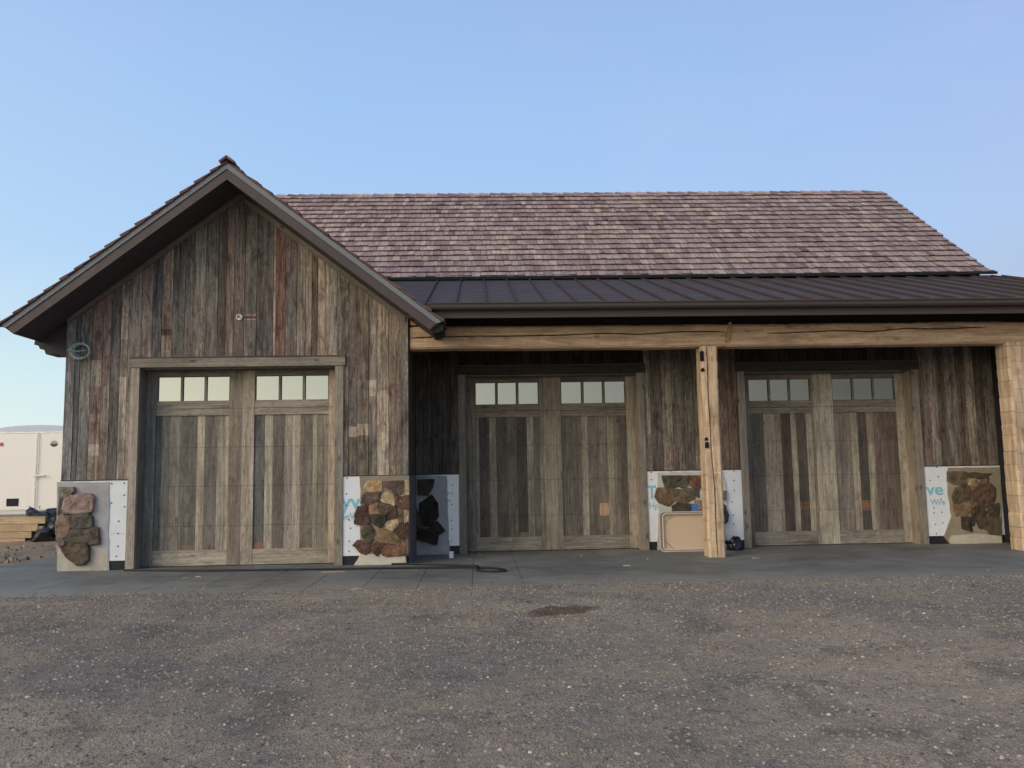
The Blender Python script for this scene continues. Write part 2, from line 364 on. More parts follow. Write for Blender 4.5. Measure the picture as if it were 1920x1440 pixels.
# --- overhead doors
JO=[.575,1.153,1.72,2.293]
def door(xl, y, lw, rw, cols, label):
    """xl: casing left; lw/rw: board lists [(width fraction edge, colour)] for the two panels"""
    yl=y+.25
    mb=MB(); cs=cols
    def zsplit(x0,x1,z0,z1,yy,c,th,grain=2,segm=()):
        off=(rnd.uniform(0,50),rnd.uniform(0,50))
        cuts=[z0]+[j for j in JO if z0<j<z1]+[z1]
        for a,b_ in zip(cuts[:-1],cuts[1:]):
            a2=a+(.0018 if a in JO else 0); b2=b_-(.0018 if b_ in JO else 0)
            sub=[(a2,b2,c)]
            for (s0,s1,sc) in segm:
                lo,hi=max(a2,s0),min(b2,s1)
                if hi-lo>.01: sub=[q for q in ((a2,lo,c),(lo,hi,sc),(hi,b2,c)) if q[1]-q[0]>.001]
            for (q0,q1,qc) in sub:
                mb.obox((x0+.0012,yy,q0),(x1-x0-.0024,0,0),(0,th,0),(0,0,q1-q0),qc,grain,0,(off[0],off[1]+(q0 if grain==2 else 0)))
    # stiles, centre, rails (25 mm proud of the panel boards)
    zsplit(xl+.121,xl+.27,.012,2.87,yl,W(*cs['stile'][0]),.045)
    zsplit(xl+2.79,xl+2.929,.012,2.87,yl,W(*cs['stile'][1]),.045)
    ce=[1.335]+cs['centre_x']+[1.70]
    for k in range(len(ce)-1): zsplit(xl+ce[k],xl+ce[k+1],.012,2.87,yl-.002*k,W(*cs['centre'][k]),.045)
    for (a,b_) in ((.27,1.335),(1.70,2.79)):
        zsplit(xl+a,xl+b_,.012,.232,yl+.003,W(*cs['bottom']),.04,0)
        zsplit(xl+a,xl+b_,2.192,2.293,yl+.003,W(*cs['mid']),.04,0)
        zsplit(xl+a,xl+b_,2.297,2.402,yl+.004,W(*cs['mid']),.04,0)
        zsplit(xl+a,xl+b_,2.775,2.868,yl+.003,W(*cs['top']),.04,0)
    for a,b_,L in ((.27,1.335,lw),(1.70,2.79,rw)):
        tot=b_-a; e=0
        for item in L:
            f,c=item[0],item[1]; sg=item[2] if len(item)>2 else ()
            zsplit(xl+a+e*tot,xl+a+f*tot,.2325,2.1915,yl+.022+rnd.uniform(0,.003),jit(W(*c),.03),.02,2,[(s0,s1,W(*sc)) for s0,s1,sc in sg]); e=f
    d=mb.build('garage_door',M['door'],B); d['label']=label
    bk=MB(); bk.box(xl+.121,xl+2.929,yl+.05,yl+.08,.0,2.374); bk.box(xl+.121,xl+2.929,yl+.11,yl+.13,2.375,2.87); bk.build('door_backing',M['dark'],d)
    # two windows, each three panes
    for (a,b_) in ((.27,1.335),(1.70,2.79)):
        w=MB(); fr=W(100,94,86); x0,x1=xl+a+.001,xl+b_-.001
        i0,i1=x0+.012,x1-.012
        w.box(x0,i0,yl+.012,yl+.05,2.4025,2.7745,fr); w.box(i1,x1,yl+.012,yl+.05,2.4025,2.7745,fr)
        w.box(x0,x1,yl+.013,yl+.05,2.402,2.410,fr,0); w.box(x0,x1,yl+.013,yl+.05,2.767,2.7749,fr,0)
        for k in (1,2):
            xm=i0+(i1-i0)*k/3
            w.box(xm-.016,xm+.016,yl+.014,yl+.05,2.4025,2.7745,W(104,96,86))
            w.box(xm+.017,xm+.024,yl+.03,yl+.05,2.4025,2.7745,W(30,28,28)); w.box(xm-.024,xm-.017,yl+.03,yl+.05,2.4025,2.7745,W(30,28,28))
        w.build('window_frame',M['door'],d)
        g=MB()
        for k in range(3):
            xa=i0+(i1-i0)*k/3+.004; xb=i0+(i1-i0)*(k+1)/3-.004
            dx=rnd.uniform(-.0006,.0006); 
            g.face([(xa,yl+.036+dx,2.403),(xb,yl+.036-dx,2.403),(xb,yl+.036-dx,2.774),(xa,yl+.036+dx,2.774)])
            g.face([(xa,yl+.040,2.774),(xb,yl+.040,2.774),(xb,yl+.040,2.403),(xa,yl+.040,2.403)])
        g.build('window_glass',M['glass'],d)
    # bottom seal
    s=MB(); s.box(xl+.121,xl+2.929,yl+.005,yl+.04,.001,.0115); s.build('bottom_seal',M['membrane'],d)
door(D1,-G,
 [(.08,(82,82,77)),(.19,(100,96,87)),(.33,(112,106,94)),(.56,(92,87,79),[(.233,.30,(118,90,72))]),(.665,(142,131,112)),(.83,(94,89,81)),(.94,(128,120,105)),(1,(140,129,110))],
 [(.14,(84,84,81),[(.233,.33,(118,84,66))]),(.25,(140,131,113)),(.405,(96,89,80)),(.51,(124,115,101)),(.62,(134,124,108)),(.785,(100,93,83)),(.85,(130,121,104)),(.93,(106,99,88)),(1,(114,106,93))],
 dict(stile=[(96,95,90),(146,130,111)],centre_x=[1.52],centre=[(108,98,84),(138,127,110)],bottom=(134,125,109),mid=(120,111,97),top=(98,92,82)),
 'left garage door under the gable, lightest of the three')
door(D2,0,
 [(.06,(104,98,88)),(.215,(66,62,58)),(.325,(104,99,89)),(.5,(70,66,61)),(.65,(80,73,65)),(.80,(60,56,53),[(.233,.30,(100,76,64))]),(.905,(112,105,93)),(1,(86,80,72))],
 [(.12,(84,79,71)),(.16,(92,84,72)),(.30,(86,78,70)),(.40,(124,115,99)),(.555,(92,84,76)),(.70,(98,88,76),[(.55,.75,(152,118,90))]),(.80,(118,109,92)),(.90,(94,87,77)),(1,(86,78,66))],
 dict(stile=[(98,94,87),(128,118,101)],centre_x=[1.40,1.62],centre=[(104,97,86),(118,108,92),(110,100,86)],bottom=(108,101,90),mid=(100,92,81),top=(90,82,72)),
 'middle garage door with one orange patch near its bottom right')
door(D3,0,
 [(.10,(82,79,72)),(.22,(84,80,73)),(.45,(122,112,97)),(.50,(110,100,87)),(.655,(68,58,50)),(.745,(120,110,96)),(.90,(72,65,58),[(.575,.72,(104,70,48))]),(1,(126,117,100))],
 [(.13,(100,92,84)),(.27,(106,97,86)),(.375,(126,116,101)),(.52,(72,66,60),[(.55,.72,(120,84,60))]),(.63,(126,115,98)),(.78,(92,80,71)),(1,(88,74,64))],
 dict(stile=[(98,92,83),(138,127,108)],centre_x=[1.37],centre=[(112,104,90),(142,133,116)],bottom=(116,108,97),mid=(106,97,87),top=(98,90,80)),
 'right garage door with a wide pale centre stile and darker glass')

# --- wainscot: wrap, mortar, stones
def wainscot(name, xa, xb, y, label=None):
    e=MB(); e.box(xa,xb,y-.012,y+.022,.13,ZS,mi=0); e.box(xa,xb,y-.006,y+.021,0,.129,mi=1)
    e.box(xa,xb,y-.02,y+.02,ZS+.0005,ZS+.0115,mi=1)
    o=e.build(name,[M['wrap'],M['membrane']],B)
    if label: o['label']=label
    return o
def nails(par, pts, y):
    for px,py in pts:
        e=MB(); x,z=at(px,py,y); n=8
        ring=[(x+.011*math.cos(2*math.pi*k/n),y-.016,z+.011*math.sin(2*math.pi*k/n)) for k in range(n)]
        e.face(ring); 
        for k in range(n): a=ring[k]; b_=ring[(k+1)%n]; e.face([a,(a[0],y-.011,a[2]),(b_[0],y-.011,b_[2]),b_])
        e.build('nail_cap',M['nail'],par)
def slabpoly(name, par, polys, y, th, cols):
    """thin trowelled coat with a ragged outline"""
    e=MB()
    for poly,c in zip(polys,cols):
        pts=[at(px,py,y) for px,py in poly]; out=[]
        for i in range(len(pts)):
            a=Vector(pts[i]); b_=Vector(pts[(i+1)%len(pts)]); n=max(1,int((b_-a).length/.05))
            for k in range(n):
                p=a.lerp(b_,k/n); q=noise.noise(Vector((p.x*9,p.y*9,3)))*.012
                out.append((p.x+q,p.y+q*.6))
        e.prism(out,y-th,y-.0125,c); y-=.002
    return e.build(name,M['mortar'],par)
def stones(par, lst, ox, oy, sc, y, depth=.075, k=.95, name='stone', grow=.09):
    for pts,c in lst:
        e=MB()
        P=[Vector(at(ox+a/sc,oy+b_/sc,y-.03)) for a,b_ in pts]
        ctr=sum(P,Vector((0,0)))/len(P)
        # rounded irregular outline
        out=[]
        for i in range(len(P)):
            a=P[i]; b_=P[(i+1)%len(P)]
            for t in (.05,.35,.65,.95): out.append(a.lerp(b_,t))
        out=[p- (ctr-p)*grow+Vector((noise.noise(Vector((p.x*23,p.y*23,1)))*.008,noise.noise(Vector((p.x*23,p.y*23,9)))*.008)) for p in out]
        dz=depth*rnd.uniform(.75,1.15); tx=rnd.uniform(-.25,.25); tz=rnd.uniform(-.25,.25)
        gm=sum(c)/3*.94; c=tuple(.64*q+.36*gm for q in c); col=(lin(c[0])*k,lin(c[1])*k,lin(c[2])*k,1)
        rings=[]
        for f,h in ((1,0),(1.0,.72),(.965,.92),(.84,.99),(.45,1.0),(0.12,1.0)):
            ring=[]
            for p in out:
                q=ctr+(p-ctr)*f
                hh=dz*h+ (tx*(q.x-ctr.x)+tz*(q.y-ctr.y))*.35*min(h,1) + noise.noise(Vector((q.x*11,q.y*11,dz*50)))*.022*h+noise.noise(Vector((q.x*30,q.y*30,dz*90)))*.008*h
                ring.append((q.x,y-.018-hh,q.y))
            rings.append(ring)
        n=len(out)
        for r_ in range(len(rings)-1):
            for i in range(n):
                e.face([rings[r_][i],rings[r_][(i+1)%n],rings[r_+1][(i+1)%n],rings[r_+1][i]],None,col,0,False)
        e.face(rings[-1],None,col)
        e.build(name,M['stone'],par,weld=True)
def text(s, x, z, y, size, par, sx=1.0, shear=0.0):
    cu=bpy.data.curves.new('lettering','FONT'); cu.body=s; cu.size=size; cu.extrude=.0008; cu.offset=size*.022; cu.shear=shear
    o=bpy.data.objects.new('lettering',cu); COL.objects.link(o)
    dg=bpy.context.evaluated_depsgraph_get(); me=bpy.data.meshes.new_from_object(o.evaluated_get(dg))
    bpy.data.objects.remove(o); 
    o=bpy.data.objects.new('lettering',me); COL.objects.link(o)
    o.rotation_euler=(R(90),0,0); o.location=(x,y-.0135,z); o.scale=(sx,1,1)
    me.materials.clear(); me.materials.append(M['blue_ink']); o.parent=par
    return o
MC=lambda r,g,b: S(r,g,b,1.5)
yG=-G
# left of the gable
w1=wainscot('wainscot',GL,D1,yG,'unfinished stone base left of the left garage door, eight stones on grey mortar')
sc,ox,oy=4.8,0,780
slabpoly('mortar_coat',w1,[[(108,904),(206,904),(206,960),(204,1000),(206,1064),(206,1074),(108,1076)],[(109,1030),(150,1020),(204,1030),(203,1069),(108,1075)]],yG,.022,[MC(140,138,138),MC(150,144,132)])
stones(w1,[([(545,645),(670,645),(680,680),(640,715),(600,740),(548,740)],(132,122,98)),
 ([(600,740),(640,720),(740,705),(820,705),(845,740),(830,850),(790,865),(590,872),(585,820)],(176,138,120)),
 ([(545,755),(600,745),(585,820),(580,880),(535,890)],(98,93,80)),
 ([(545,895),(590,880),(640,910),(645,1000),(610,1080),(560,1095),(525,1080),(520,980)],(160,124,100)),
 ([(640,880),(800,872),(830,910),(840,1000),(690,1015),(650,990)],(100,94,82)),
 ([(660,1020),(840,1005),(880,1010),(890,1150),(800,1155),(720,1130),(640,1160),(600,1110)],(112,98,80)),
 ([(600,1150),(700,1150),(780,1150),(805,1200),(800,1290),(760,1330),(700,1335),(610,1270),(560,1180)],(114,94,72)),
 ([(525,1095),(590,1105),(600,1150),(560,1180),(530,1150)],(146,118,100))],ox,oy,sc,yG,.075,grow=.12)
nails(w1,[(ox+a/sc,oy+b_/sc) for a,b_ in ((1010,608),(1122,604),(1122,712),(1008,784),(1124,816),(1072,946),(1066,1055),(1066,1172),(1052,1262))],yG)
tp=MB(); a=at(206,1001,yG); b_=at(238,1000,yG); tp.box(a[0],b_[0],yG-.014,yG-.0125,a[1]-.002,a[1]+.005); tp.build('seam',M['mortar'],w1)
# pier right of the left door
w2=wainscot('wainscot',D1+3.05,GR,yG,'stone pier at the right corner of the gable, mostly covered in tan and brown stones')
sc,ox,oy=6.4,600,870
slabpoly('mortar_coat',w2,[[(675,893),(763,891),(763,1058),(672,1058),(678,1040),(675,990),(677,940)],[(672,1048),(676,1038),(761,1040),(761,1058),(664,1059)]],yG,.048,[MC(118,108,94),MC(166,160,145)])
stones(w2,[([(535,210),(700,200),(740,210),(735,330),(600,335),(540,290)],(205,165,110)),
 ([(770,215),(1010,205),(1015,320),(940,370),(900,375),(860,310),(770,270)],(112,92,74)),
 ([(1018,195),(1070,195),(1070,365),(1022,360)],(195,165,115)),
 ([(560,345),(720,345),(700,430),(640,490),(510,500),(495,460),(520,370)],(118,96,78)),
 ([(760,370),(815,330),(895,400),(895,500),(840,490),(720,430)],(205,168,116)),
 ([(930,400),(1068,385),(1068,550),(990,555),(920,500)],(124,78,60)),
 ([(590,510),(690,455),(700,590),(600,600)],(178,122,88)),
 ([(700,450),(860,490),(870,560),(780,610),(700,590)],(112,88,66)),
 ([(460,520),(580,510),(590,640),(600,700),(560,730),(420,710),(425,620)],(98,66,58)),
 ([(600,610),(780,615),(790,690),(720,760),(640,710)],(84,72,58)),
 ([(800,600),(900,500),(925,560),(920,640),(800,685)],(94,76,60)),
 ([(780,700),(940,660),(950,720),(880,800),(810,780)],(206,168,116)),
 ([(945,570),(1000,560),(1000,700),(955,710),(930,650)],(112,106,78)),
 ([(1008,560),(1066,555),(1064,700),(1013,700)],(184,154,116)),
 ([(960,730),(1060,705),(1058,900),(1000,900),(890,810)],(108,78,60)),
 ([(540,740),(610,740),(660,800),(655,880),(600,945),(520,880),(500,800)],(98,90,66)),
 ([(700,770),(790,780),(880,820),(935,880),(860,950),(740,935),(660,900),(670,820)],(152,116,72)),
 ([(940,890),(1010,920),(1020,990),(940,980),(870,950)],(146,112,76)),
 ([(455,920),(560,925),(600,980),(600,1050),(540,1085),(480,1050),(405,975)],(120,82,62)),
 ([(620,960),(700,925),(780,960),(730,1040),(690,1100),(620,1030)],(114,80,60)),
 ([(740,1030),(800,975),(900,980),(1020,1000),(1010,1085),(820,1110),(760,1090)],(144,94,62)),
 ([(1020,910),(1062,900),(1062,1085),(1020,1085)],(126,92,72))],ox,oy,sc,yG,.06,grow=.13)
nails(w2,[(ox+a/sc,oy+b_/sc) for a,b_ in ((325,170),(320,358),(318,496),(352,672),(366,770),(352,925),(350,1045))],yG)
a=at(644,954,yG); text('yv',a[0]-.025,a[1],yG,.30,w2)
a=at(641,974,yG); text('neW',a[0]-.02,a[1],yG,.135,w2)
# mortared return side (faces right, into the porch), its shade put into a darker grey
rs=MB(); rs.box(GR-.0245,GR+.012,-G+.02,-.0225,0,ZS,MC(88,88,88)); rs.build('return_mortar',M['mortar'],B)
# recessed wall, left bit
w3=wainscot('wainscot',GR,D2,0,'shaded base between the gable wing and the middle door, shade-darkened stones and a white strip')
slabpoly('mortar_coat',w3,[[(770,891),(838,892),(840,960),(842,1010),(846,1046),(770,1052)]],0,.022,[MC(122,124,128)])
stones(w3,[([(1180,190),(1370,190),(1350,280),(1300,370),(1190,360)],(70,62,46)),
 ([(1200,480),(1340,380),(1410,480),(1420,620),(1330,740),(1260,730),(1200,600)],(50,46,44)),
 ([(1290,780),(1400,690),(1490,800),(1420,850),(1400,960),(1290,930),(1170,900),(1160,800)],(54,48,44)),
 ([(1150,520),(1200,620),(1260,740),(1260,775),(1150,770)],(84,72,48))],ox,oy,sc,0,.06)  # deep shade of the recess kept in these stone colours
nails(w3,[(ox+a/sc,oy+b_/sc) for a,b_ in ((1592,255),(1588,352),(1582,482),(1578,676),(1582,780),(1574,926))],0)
a=at(830,940,0); text('k',a[0]-.03,a[1],0,.30,w3)
# between middle and right doors
w4=wainscot('wainscot',D2+3.05,D3,0,'base between the middle and right doors, half hidden by the porch post and folding table')
sc,ox,oy=7.2,1180,860
slabpoly('mortar_coat',w4,[[(1232,886),(1352,883),(1358,905),(1362,935),(1360,1000),(1366,1032),(1232,1034),(1234,950)]],0,.042,[MC(160,158,150)])
stones(w4,[([(440,235),(700,230),(690,370),(600,395),(480,390)],(96,90,70)),
 ([(710,232),(790,235),(790,340),(760,390),(685,385)],(104,98,74)),
 ([(800,232),(960,232),(960,400),(860,400),(800,330)],(150,94,74)),
 ([(380,400),(470,392),(580,410),(640,520),(600,580),(530,635),(400,590),(350,510)],(134,106,72)),
 ([(600,410),(700,420),(860,500),(900,540),(760,600),(640,590),(640,520)],(128,108,82)),
 ([(700,400),(940,405),(940,530),(870,500)],(106,100,80)),
 ([(580,640),(640,600),(840,610),(830,700),(820,800),(590,790)],(90,76,58)),
 ([(870,560),(960,560),(960,720),(900,700)],(170,132,108)),
 ([(1270,430),(1305,440),(1300,540),(1268,560)],(110,108,104)),
 ([(1240,600),(1290,640),(1330,760),(1325,840),(1290,870),(1240,850)],(66,62,60))],ox,oy,sc,0,.06)
nails(w4,[(ox+a/sc,oy+b_/sc) for a,b_ in ((290,185),(556,178),(760,178),(296,284),(352,684),(1408,168),(1408,294),(1412,430),(1386,584),(1400,762),(1406,882),(1400,1046))],0)
a=at(1214,935,0); text('T',a[0]+.0,a[1],0,.30,w4,.8)
a=at(1217,953,0); text('Ho',a[0],a[1],0,.125,w4)
# right of the right door
w5=wainscot('wainscot',D3+3.05,8.62,0,'base at the far right beside the end post, brown stones blended with mortar')
sc,ox,oy=7.2,1700,860
slabpoly('mortar_coat',w5,[[(1776,877),(1872,876),(1876,1024),(1782,1025),(1768,1006),(1776,985),(1782,966),(1775,920)],[(1780,1004),(1830,1000),(1874,1005),(1876,1024),(1782,1025),(1776,1012)]],0,.05,[MC(122,112,96),MC(158,152,137)])
stones(w5,[([(560,180),(780,180),(790,330),(650,350),(560,310)],(120,100,72)),
 ([(790,190),(930,190),(1000,200),(1130,200),(1150,260),(1000,275),(850,260)],(106,86,64)),
 ([(860,270),(930,270),(950,350),(900,400),(820,350)],(190,150,106)),
 ([(965,290),(1090,270),(1110,335),(960,345)],(150,115,82)),
 ([(650,360),(815,360),(845,440),(800,560),(640,595),(610,520)],(110,90,62)),
 ([(880,440),(1000,360),(1120,350),(1180,420),(1180,560),(1080,640),(880,650),(850,560)],(118,88,66)),
 ([(620,610),(830,580),(840,680),(800,770),(660,770),(630,700)],(156,116,74)),
 ([(850,660),(1000,655),(1060,720),(1040,780),(880,780)],(98,76,60)),
 ([(1090,650),(1230,600),(1240,780),(1080,780)],(96,86,64)),
 ([(730,790),(900,790),(900,900),(870,975),(740,940)],(84,68,54)),
 ([(920,800),(1240,800),(1240,1010),(1120,1020),(970,930)],(106,86,62))],ox,oy,sc,0,.055,grow=.14)
nails(w5,[(ox+a/sc,oy+b_/sc) for a,b_ in ((400,115),(418,242),(310,292),(456,546),(362,662),(364,728),(470,722),(382,886),(482,866),(394,1012))],0)
a=at(1739,928,0); text('ve',a[0]-.02,a[1],0,.27,w5,1.15)
a=at(1744,946,0); text('Wra',a[0],a[1],0,.12,w5,1.1)

# --- gable roof
FY=-1.98
BW=3.5
def slope_poly(xe_b, xe_t, lo, hi, side):
    """band between underside+lo and underside+hi, mitred at the ridge; side=-1 left, +1 right"""
    f=lambda x: 5.47-.765*abs(x)
    return [(-3.5+side*xe_b, f(xe_b)+lo), (-3.5+side*xe_t, f(xe_t)+hi), (-3.5, 5.47+hi), (-3.5, 5.47+lo)]
for s_,nm in ((-1,'left'),(1,'right')):
    pass
mb=MB()
for s_ in (-1,1): mb.prism(slope_poly(2.86,3.0,.0,.215,s_),FY+.002,3.9)
mb.build('soffit',M['soffit'],B)
mb=MB()
for s_ in (-1,1): mb.prism(slope_poly(2.845,2.93,-.012,.14,s_),FY-.024,FY+.001)
mb.build('rake_board',M['brown_metal'],B)
mb=MB()
for s_ in (-1,1): mb.prism(slope_poly(2.935,3.01,.141,.225,s_),FY-.04,FY+.001)
mb.build('rake_trim',M['drip'],B)
mb=MB(); f=lambda x: 5.47-.765*abs(x)
mb.prism([(-3.5+2.85,f(2.85)+.02),(-3.5+2.88,f(2.85)-.04),(-3.5+2.94,f(2.85)-.045),(-3.5+3.03,f(2.85)+.0),(-3.5+3.03,f(2.85)+.075),(-3.5+3.0,f(3.0)+.21)],FY+.03,FY+1.0)
mb.build('eave_gutter',M['felt'],B)  # near-black material carries the shade on this side of the eave
# stepped return under the left eave
mb=MB()
P=[at(px,py,-1.2) for px,py in ((72,630),(67,647),(75,648),(78,655),(86,656),(89,665),(113,665),(123,670),(135,670),(135,600),(90,600))]
mb.prism(P,-1.25,-.9); mb.build('eave_return',M['soffit'],B)
# rake frieze on the wall
mb=MB()
for s_ in (-1,1):
    f=lambda x: 5.47-.765*abs(x)
    mb.prism([(-3.5+s_*2.44,f(2.44)-.085),(-3.5+s_*2.44,f(2.44)+.02),(-3.5,5.49),(-3.5,5.385)],-G-.035,-G-.004,W(104,92,82),grain=(s_*.794,-.607))
mb.build('rake_frieze',M['trim'],B)

SHC=[(148,130,124),(142,122,116),(154,137,128),(136,116,112),(150,133,124),(146,131,126),(158,140,128),(132,113,109),(152,131,122)]
def shakes(mb, P0, ex, es, en, width0, length, expo=.26, taper=0, wmin=.09, wmax=.2, left_over=0, colk=1.27, edge=.02):
    n=int(round(length/expo)); expo=length/n
    for r_ in range(n):
        s0=r_*expo; width=width0-taper*s0/length; x=-rnd.uniform(0,.1)+left_over
        thick=.031; rowsh=rnd.uniform(-.008,.008)
        while x<width:
            w=rnd.uniform(wmin,wmax); x1=min(x+w,width+edge)
            c=rnd.choice(SHC); q_=P0+ex*x+es*s0; k=colk*(1+rnd.gauss(0,.05))*(1+.13*noise.noise(Vector((q_.x*.45,s0*.9,q_.y*.2))))
            if rnd.random()<.012: c=(168,148,130)
            if rnd.random()<.04: c=(120,101,95)
            col=(lin(c[0])*k,lin(c[1])*k,lin(c[2])*k,1)
            ds=rnd.uniform(-.010,.010)+rowsh; th=thick*rnd.uniform(.8,1.25); L=min(expo*1.5, length-s0+.03)
            a=max(x,0)+.0025; b_=x1-.0025
            if b_-a<.02: x=x1; continue
            sk=rnd.uniform(-.006,.006)
            def pt(u,s,h): return P0+ex*u+es*s+en*h
            lift=.026; o=(rnd.uniform(0,50),rnd.uniform(0,50)); lift=.046
            q=[pt(a,s0+ds,lift*.25),pt(b_,s0+ds+sk,lift*.25),pt(b_,s0+L,0),pt(a,s0+L,0)]
            t=[pt(a,s0+ds,lift*.25+th+.006),pt(b_,s0+ds+sk,lift*.25+th+.006+rnd.uniform(-.003,.003)),pt(b_,s0+L,.005),pt(a,s0+L,.005)]
            W_=b_-a
            uvt=[(o[0],o[1]),(o[0]+W_,o[1]),(o[0]+W_,o[1]+L),(o[0],o[1]+L)]
            mb.face(t,uvt,col); dk=(col[0]*.4,col[1]*.30,col[2]*.30,1)  # butts and sides darkened: course shadow put into the colour
            mb.face([q[0],q[1],t[1],t[0]],[(o[0],o[1]),(o[0]+W_,o[1]),(o[0]+W_,o[1]+.03),(o[0],o[1]+.03)],dk)
            mb.face([q[0],t[0],t[3],q[3]],None,dk); mb.face([q[1],q[2],t[2],t[1]],None,dk)
            x=x1
a_=math.atan(.765)
mb=MB()
for s_ in (-1,1):
    zt=5.47-.765*3.03+.225
    es=Vector((-s_*math.cos(a_),0,math.sin(a_))); en=Vector((s_*math.sin(a_),0,math.cos(a_)))
    if s_==1: P0=Vector((-3.5+3.03,FY-.05,zt)); ex=Vector((0,1,0))
    else: P0=Vector((-3.5-3.03,5.0,zt)); ex=Vector((0,-1,0))
    if s_==1: shakes(mb,P0,ex,es,en,6.9,3.03/math.cos(a_)-.01)
    else: shakes(mb,P0,ex,es,en,7.03,3.03/math.cos(a_)-.01)
mb.build('shake_roof',M['shake'],B)
# cap shingles
mb=MB(); y=FY-.07
while y<4.6:
    for s_ in (-1,1):
        c=S(*rnd.choice([(112,84,84),(126,96,92),(98,72,76)]),1.1)
        es=Vector((s_*math.cos(a_),0,-math.sin(a_))); en=Vector((s_*math.sin(a_),0,math.cos(a_)))
        p=Vector((-3.5-s_*.012,y,5.755+.02))
        mb.obox(p,es*.135,(0,.42,-.035),en*.028,c,1)
    y+=.25
mb.build('ridge_cap',M['shake'],B)

# --- main roof: standing seam porch roof, then cedar shakes
MX0,MX1=-4.9,10.02
E0=Vector((0,-1.83,3.688)); 
sl_t=Vector((0,2.02+1.83,4.93-3.688)); mlen=sl_t.length; mdir=sl_t/mlen
mn=Vector((0,-mdir.z,mdir.y))
mb=MB()
mb.obox((GR+.03,-1.83,3.60),(10.25-GR-.03,0,0),sl_t+Vector((0,.3,.1)),(0,0,.086))
t0=.62/sl_t.y
mb.obox(Vector((-3.4,-1.83+.62,3.60+sl_t.z*t0)),(3.4+GR+.029,0,0),sl_t*(1-t0)+Vector((0,.3,.1)),(0,0,.086))
mb.build('porch_roof_deck',M['roof_metal'],B)
x=1.0-.43*4
while x<10.2:
    if x>-1.0:
        mb=MB(); mb.obox(Vector((x-.006,-1.84,3.686)),(.012,0,0),mdir*(mlen-.02),mn*.034); mb.build('standing_seam',M['roof_metal'],B)
    x+=.43
mb=MB(); mb.obox((MX0+2,1.9,4.905),(MX1+.08-MX0-2,0,.045),mdir*.16,mn*.05)
mb.obox((MX0+2,2.0,4.93),(MX1+.1-MX0-2,0,.04),(0,.05,.04),(0,-.02,.05)); mb.build('roof_flashing',M['felt'],B)
mb=MB()
mb.obox((10.235,-1.85,3.60),(.03,0,0),sl_t,(0,0,.115))
mb.build('rake_flashing',M['brown_metal'],B)
# gutter and fascia
mb=MB(); gx0,gx1=-.70,10.25
prof=[(-1.835,3.50),(-1.935,3.515),(-1.96,3.56),(-1.965,3.625),(-1.985,3.628),(-1.985,3.652),(-1.955,3.655),(-1.94,3.63),(-1.855,3.625),(-1.835,3.66)]
prof=[(-1.835,3.575),(-1.93,3.580),(-1.955,3.605),(-1.960,3.655),(-1.978,3.658),(-1.978,3.676),(-1.950,3.679),(-1.94,3.65),(-1.86,3.645),(-1.835,3.676)]
n=len(prof)
for i in range(n):
    a=prof[i]; b_=prof[(i+1)%n]; mb.face([(gx0,a[0],a[1]),(gx0,b_[0],b_[1]),(gx1,b_[0],b_[1]),(gx1,a[0],a[1])][::-1])
mb.face([(gx0,a,b_) for a,b_ in prof]); mb.face([(gx1,a,b_) for a,b_ in prof[::-1]])
mb.build('gutter',M['brown_metal'],B)
mb=MB(); mb.box(gx0,gx1,-1.834,-1.80,3.475,3.60); mb.build('porch_fascia',M['brown_metal'],B)
mb=MB()
mb.obox((GR+.0,-1.80,3.49),(11.25,0,0),(0,1.82,.30),(0,0,.04),S(60,54,50))
mb.build('porch_ceiling',M['soffit'],B)

# shakes on the main slope
pit=math.atan(.79); rl=(5.68-2.0)/math.cos(pit)
tilt=.0042
P0=Vector((MX0,2.0,4.93+.02+tilt*MX0)); ex=Vector((1,0,tilt)).normalized(); es=Vector((0,math.cos(pit),math.sin(pit))); en=Vector((0,-math.sin(pit),math.cos(pit)))
mb=MB(); shakes(mb,P0,ex,es,en,MX1-MX0,rl,.257,.17,.09,.19)
mb.build('main_shake_roof',M['shake'],B)['label']='large cedar shake roof slope above the porch'
mb=MB()
mb.obox(P0-en*.10+es*.01,ex*(MX1-MX0-.19),es*(rl+.02),en*.1,S(70,60,58)); mb.build('roof_deck',M['soffit'],B); mb=MB()
rp=P0+es*(rl+.02)
mb.obox(rp-Vector((0,0,.1)),ex*(MX1-MX0-.19),Vector((0,math.cos(pit),-math.sin(pit)))*4.4,Vector((0,0,.1)),S(90,76,74))
mb.build('rear_roof',M['soffit'],B)
mb=MB(); x=0
while x<MX1-MX0-.42:
    for s_ in (-1,1):
        c=S(*rnd.choice([(168,138,128),(180,150,134),(150,122,118),(132,104,102)]),1.15)
        d_=Vector((0,s_*math.cos(pit),-math.sin(pit))); nn=Vector((0,s_*math.sin(pit),math.cos(pit)))
        p=P0+es*rl+ex*x+Vector((0,-s_*.012,.03))
        mb.obox(p,d_*.13,ex*.36+Vector((0,0,-.035)),nn*.026,jit(c,.08),1)
    x+=.25
mb.build('main_ridge_cap',M['shake'],B)
# gable end wall of the main part, right
mb=MB(); mb.face([(9.7,2.2,3.9),(9.7,9.0,3.9),(9.7,5.68,7.6)]); mb.face([(9.7,2.2,3.9),(9.7,5.68,7.6),(9.7,9.0,3.9)]); mb.build('end_gable',M['siding'],B)

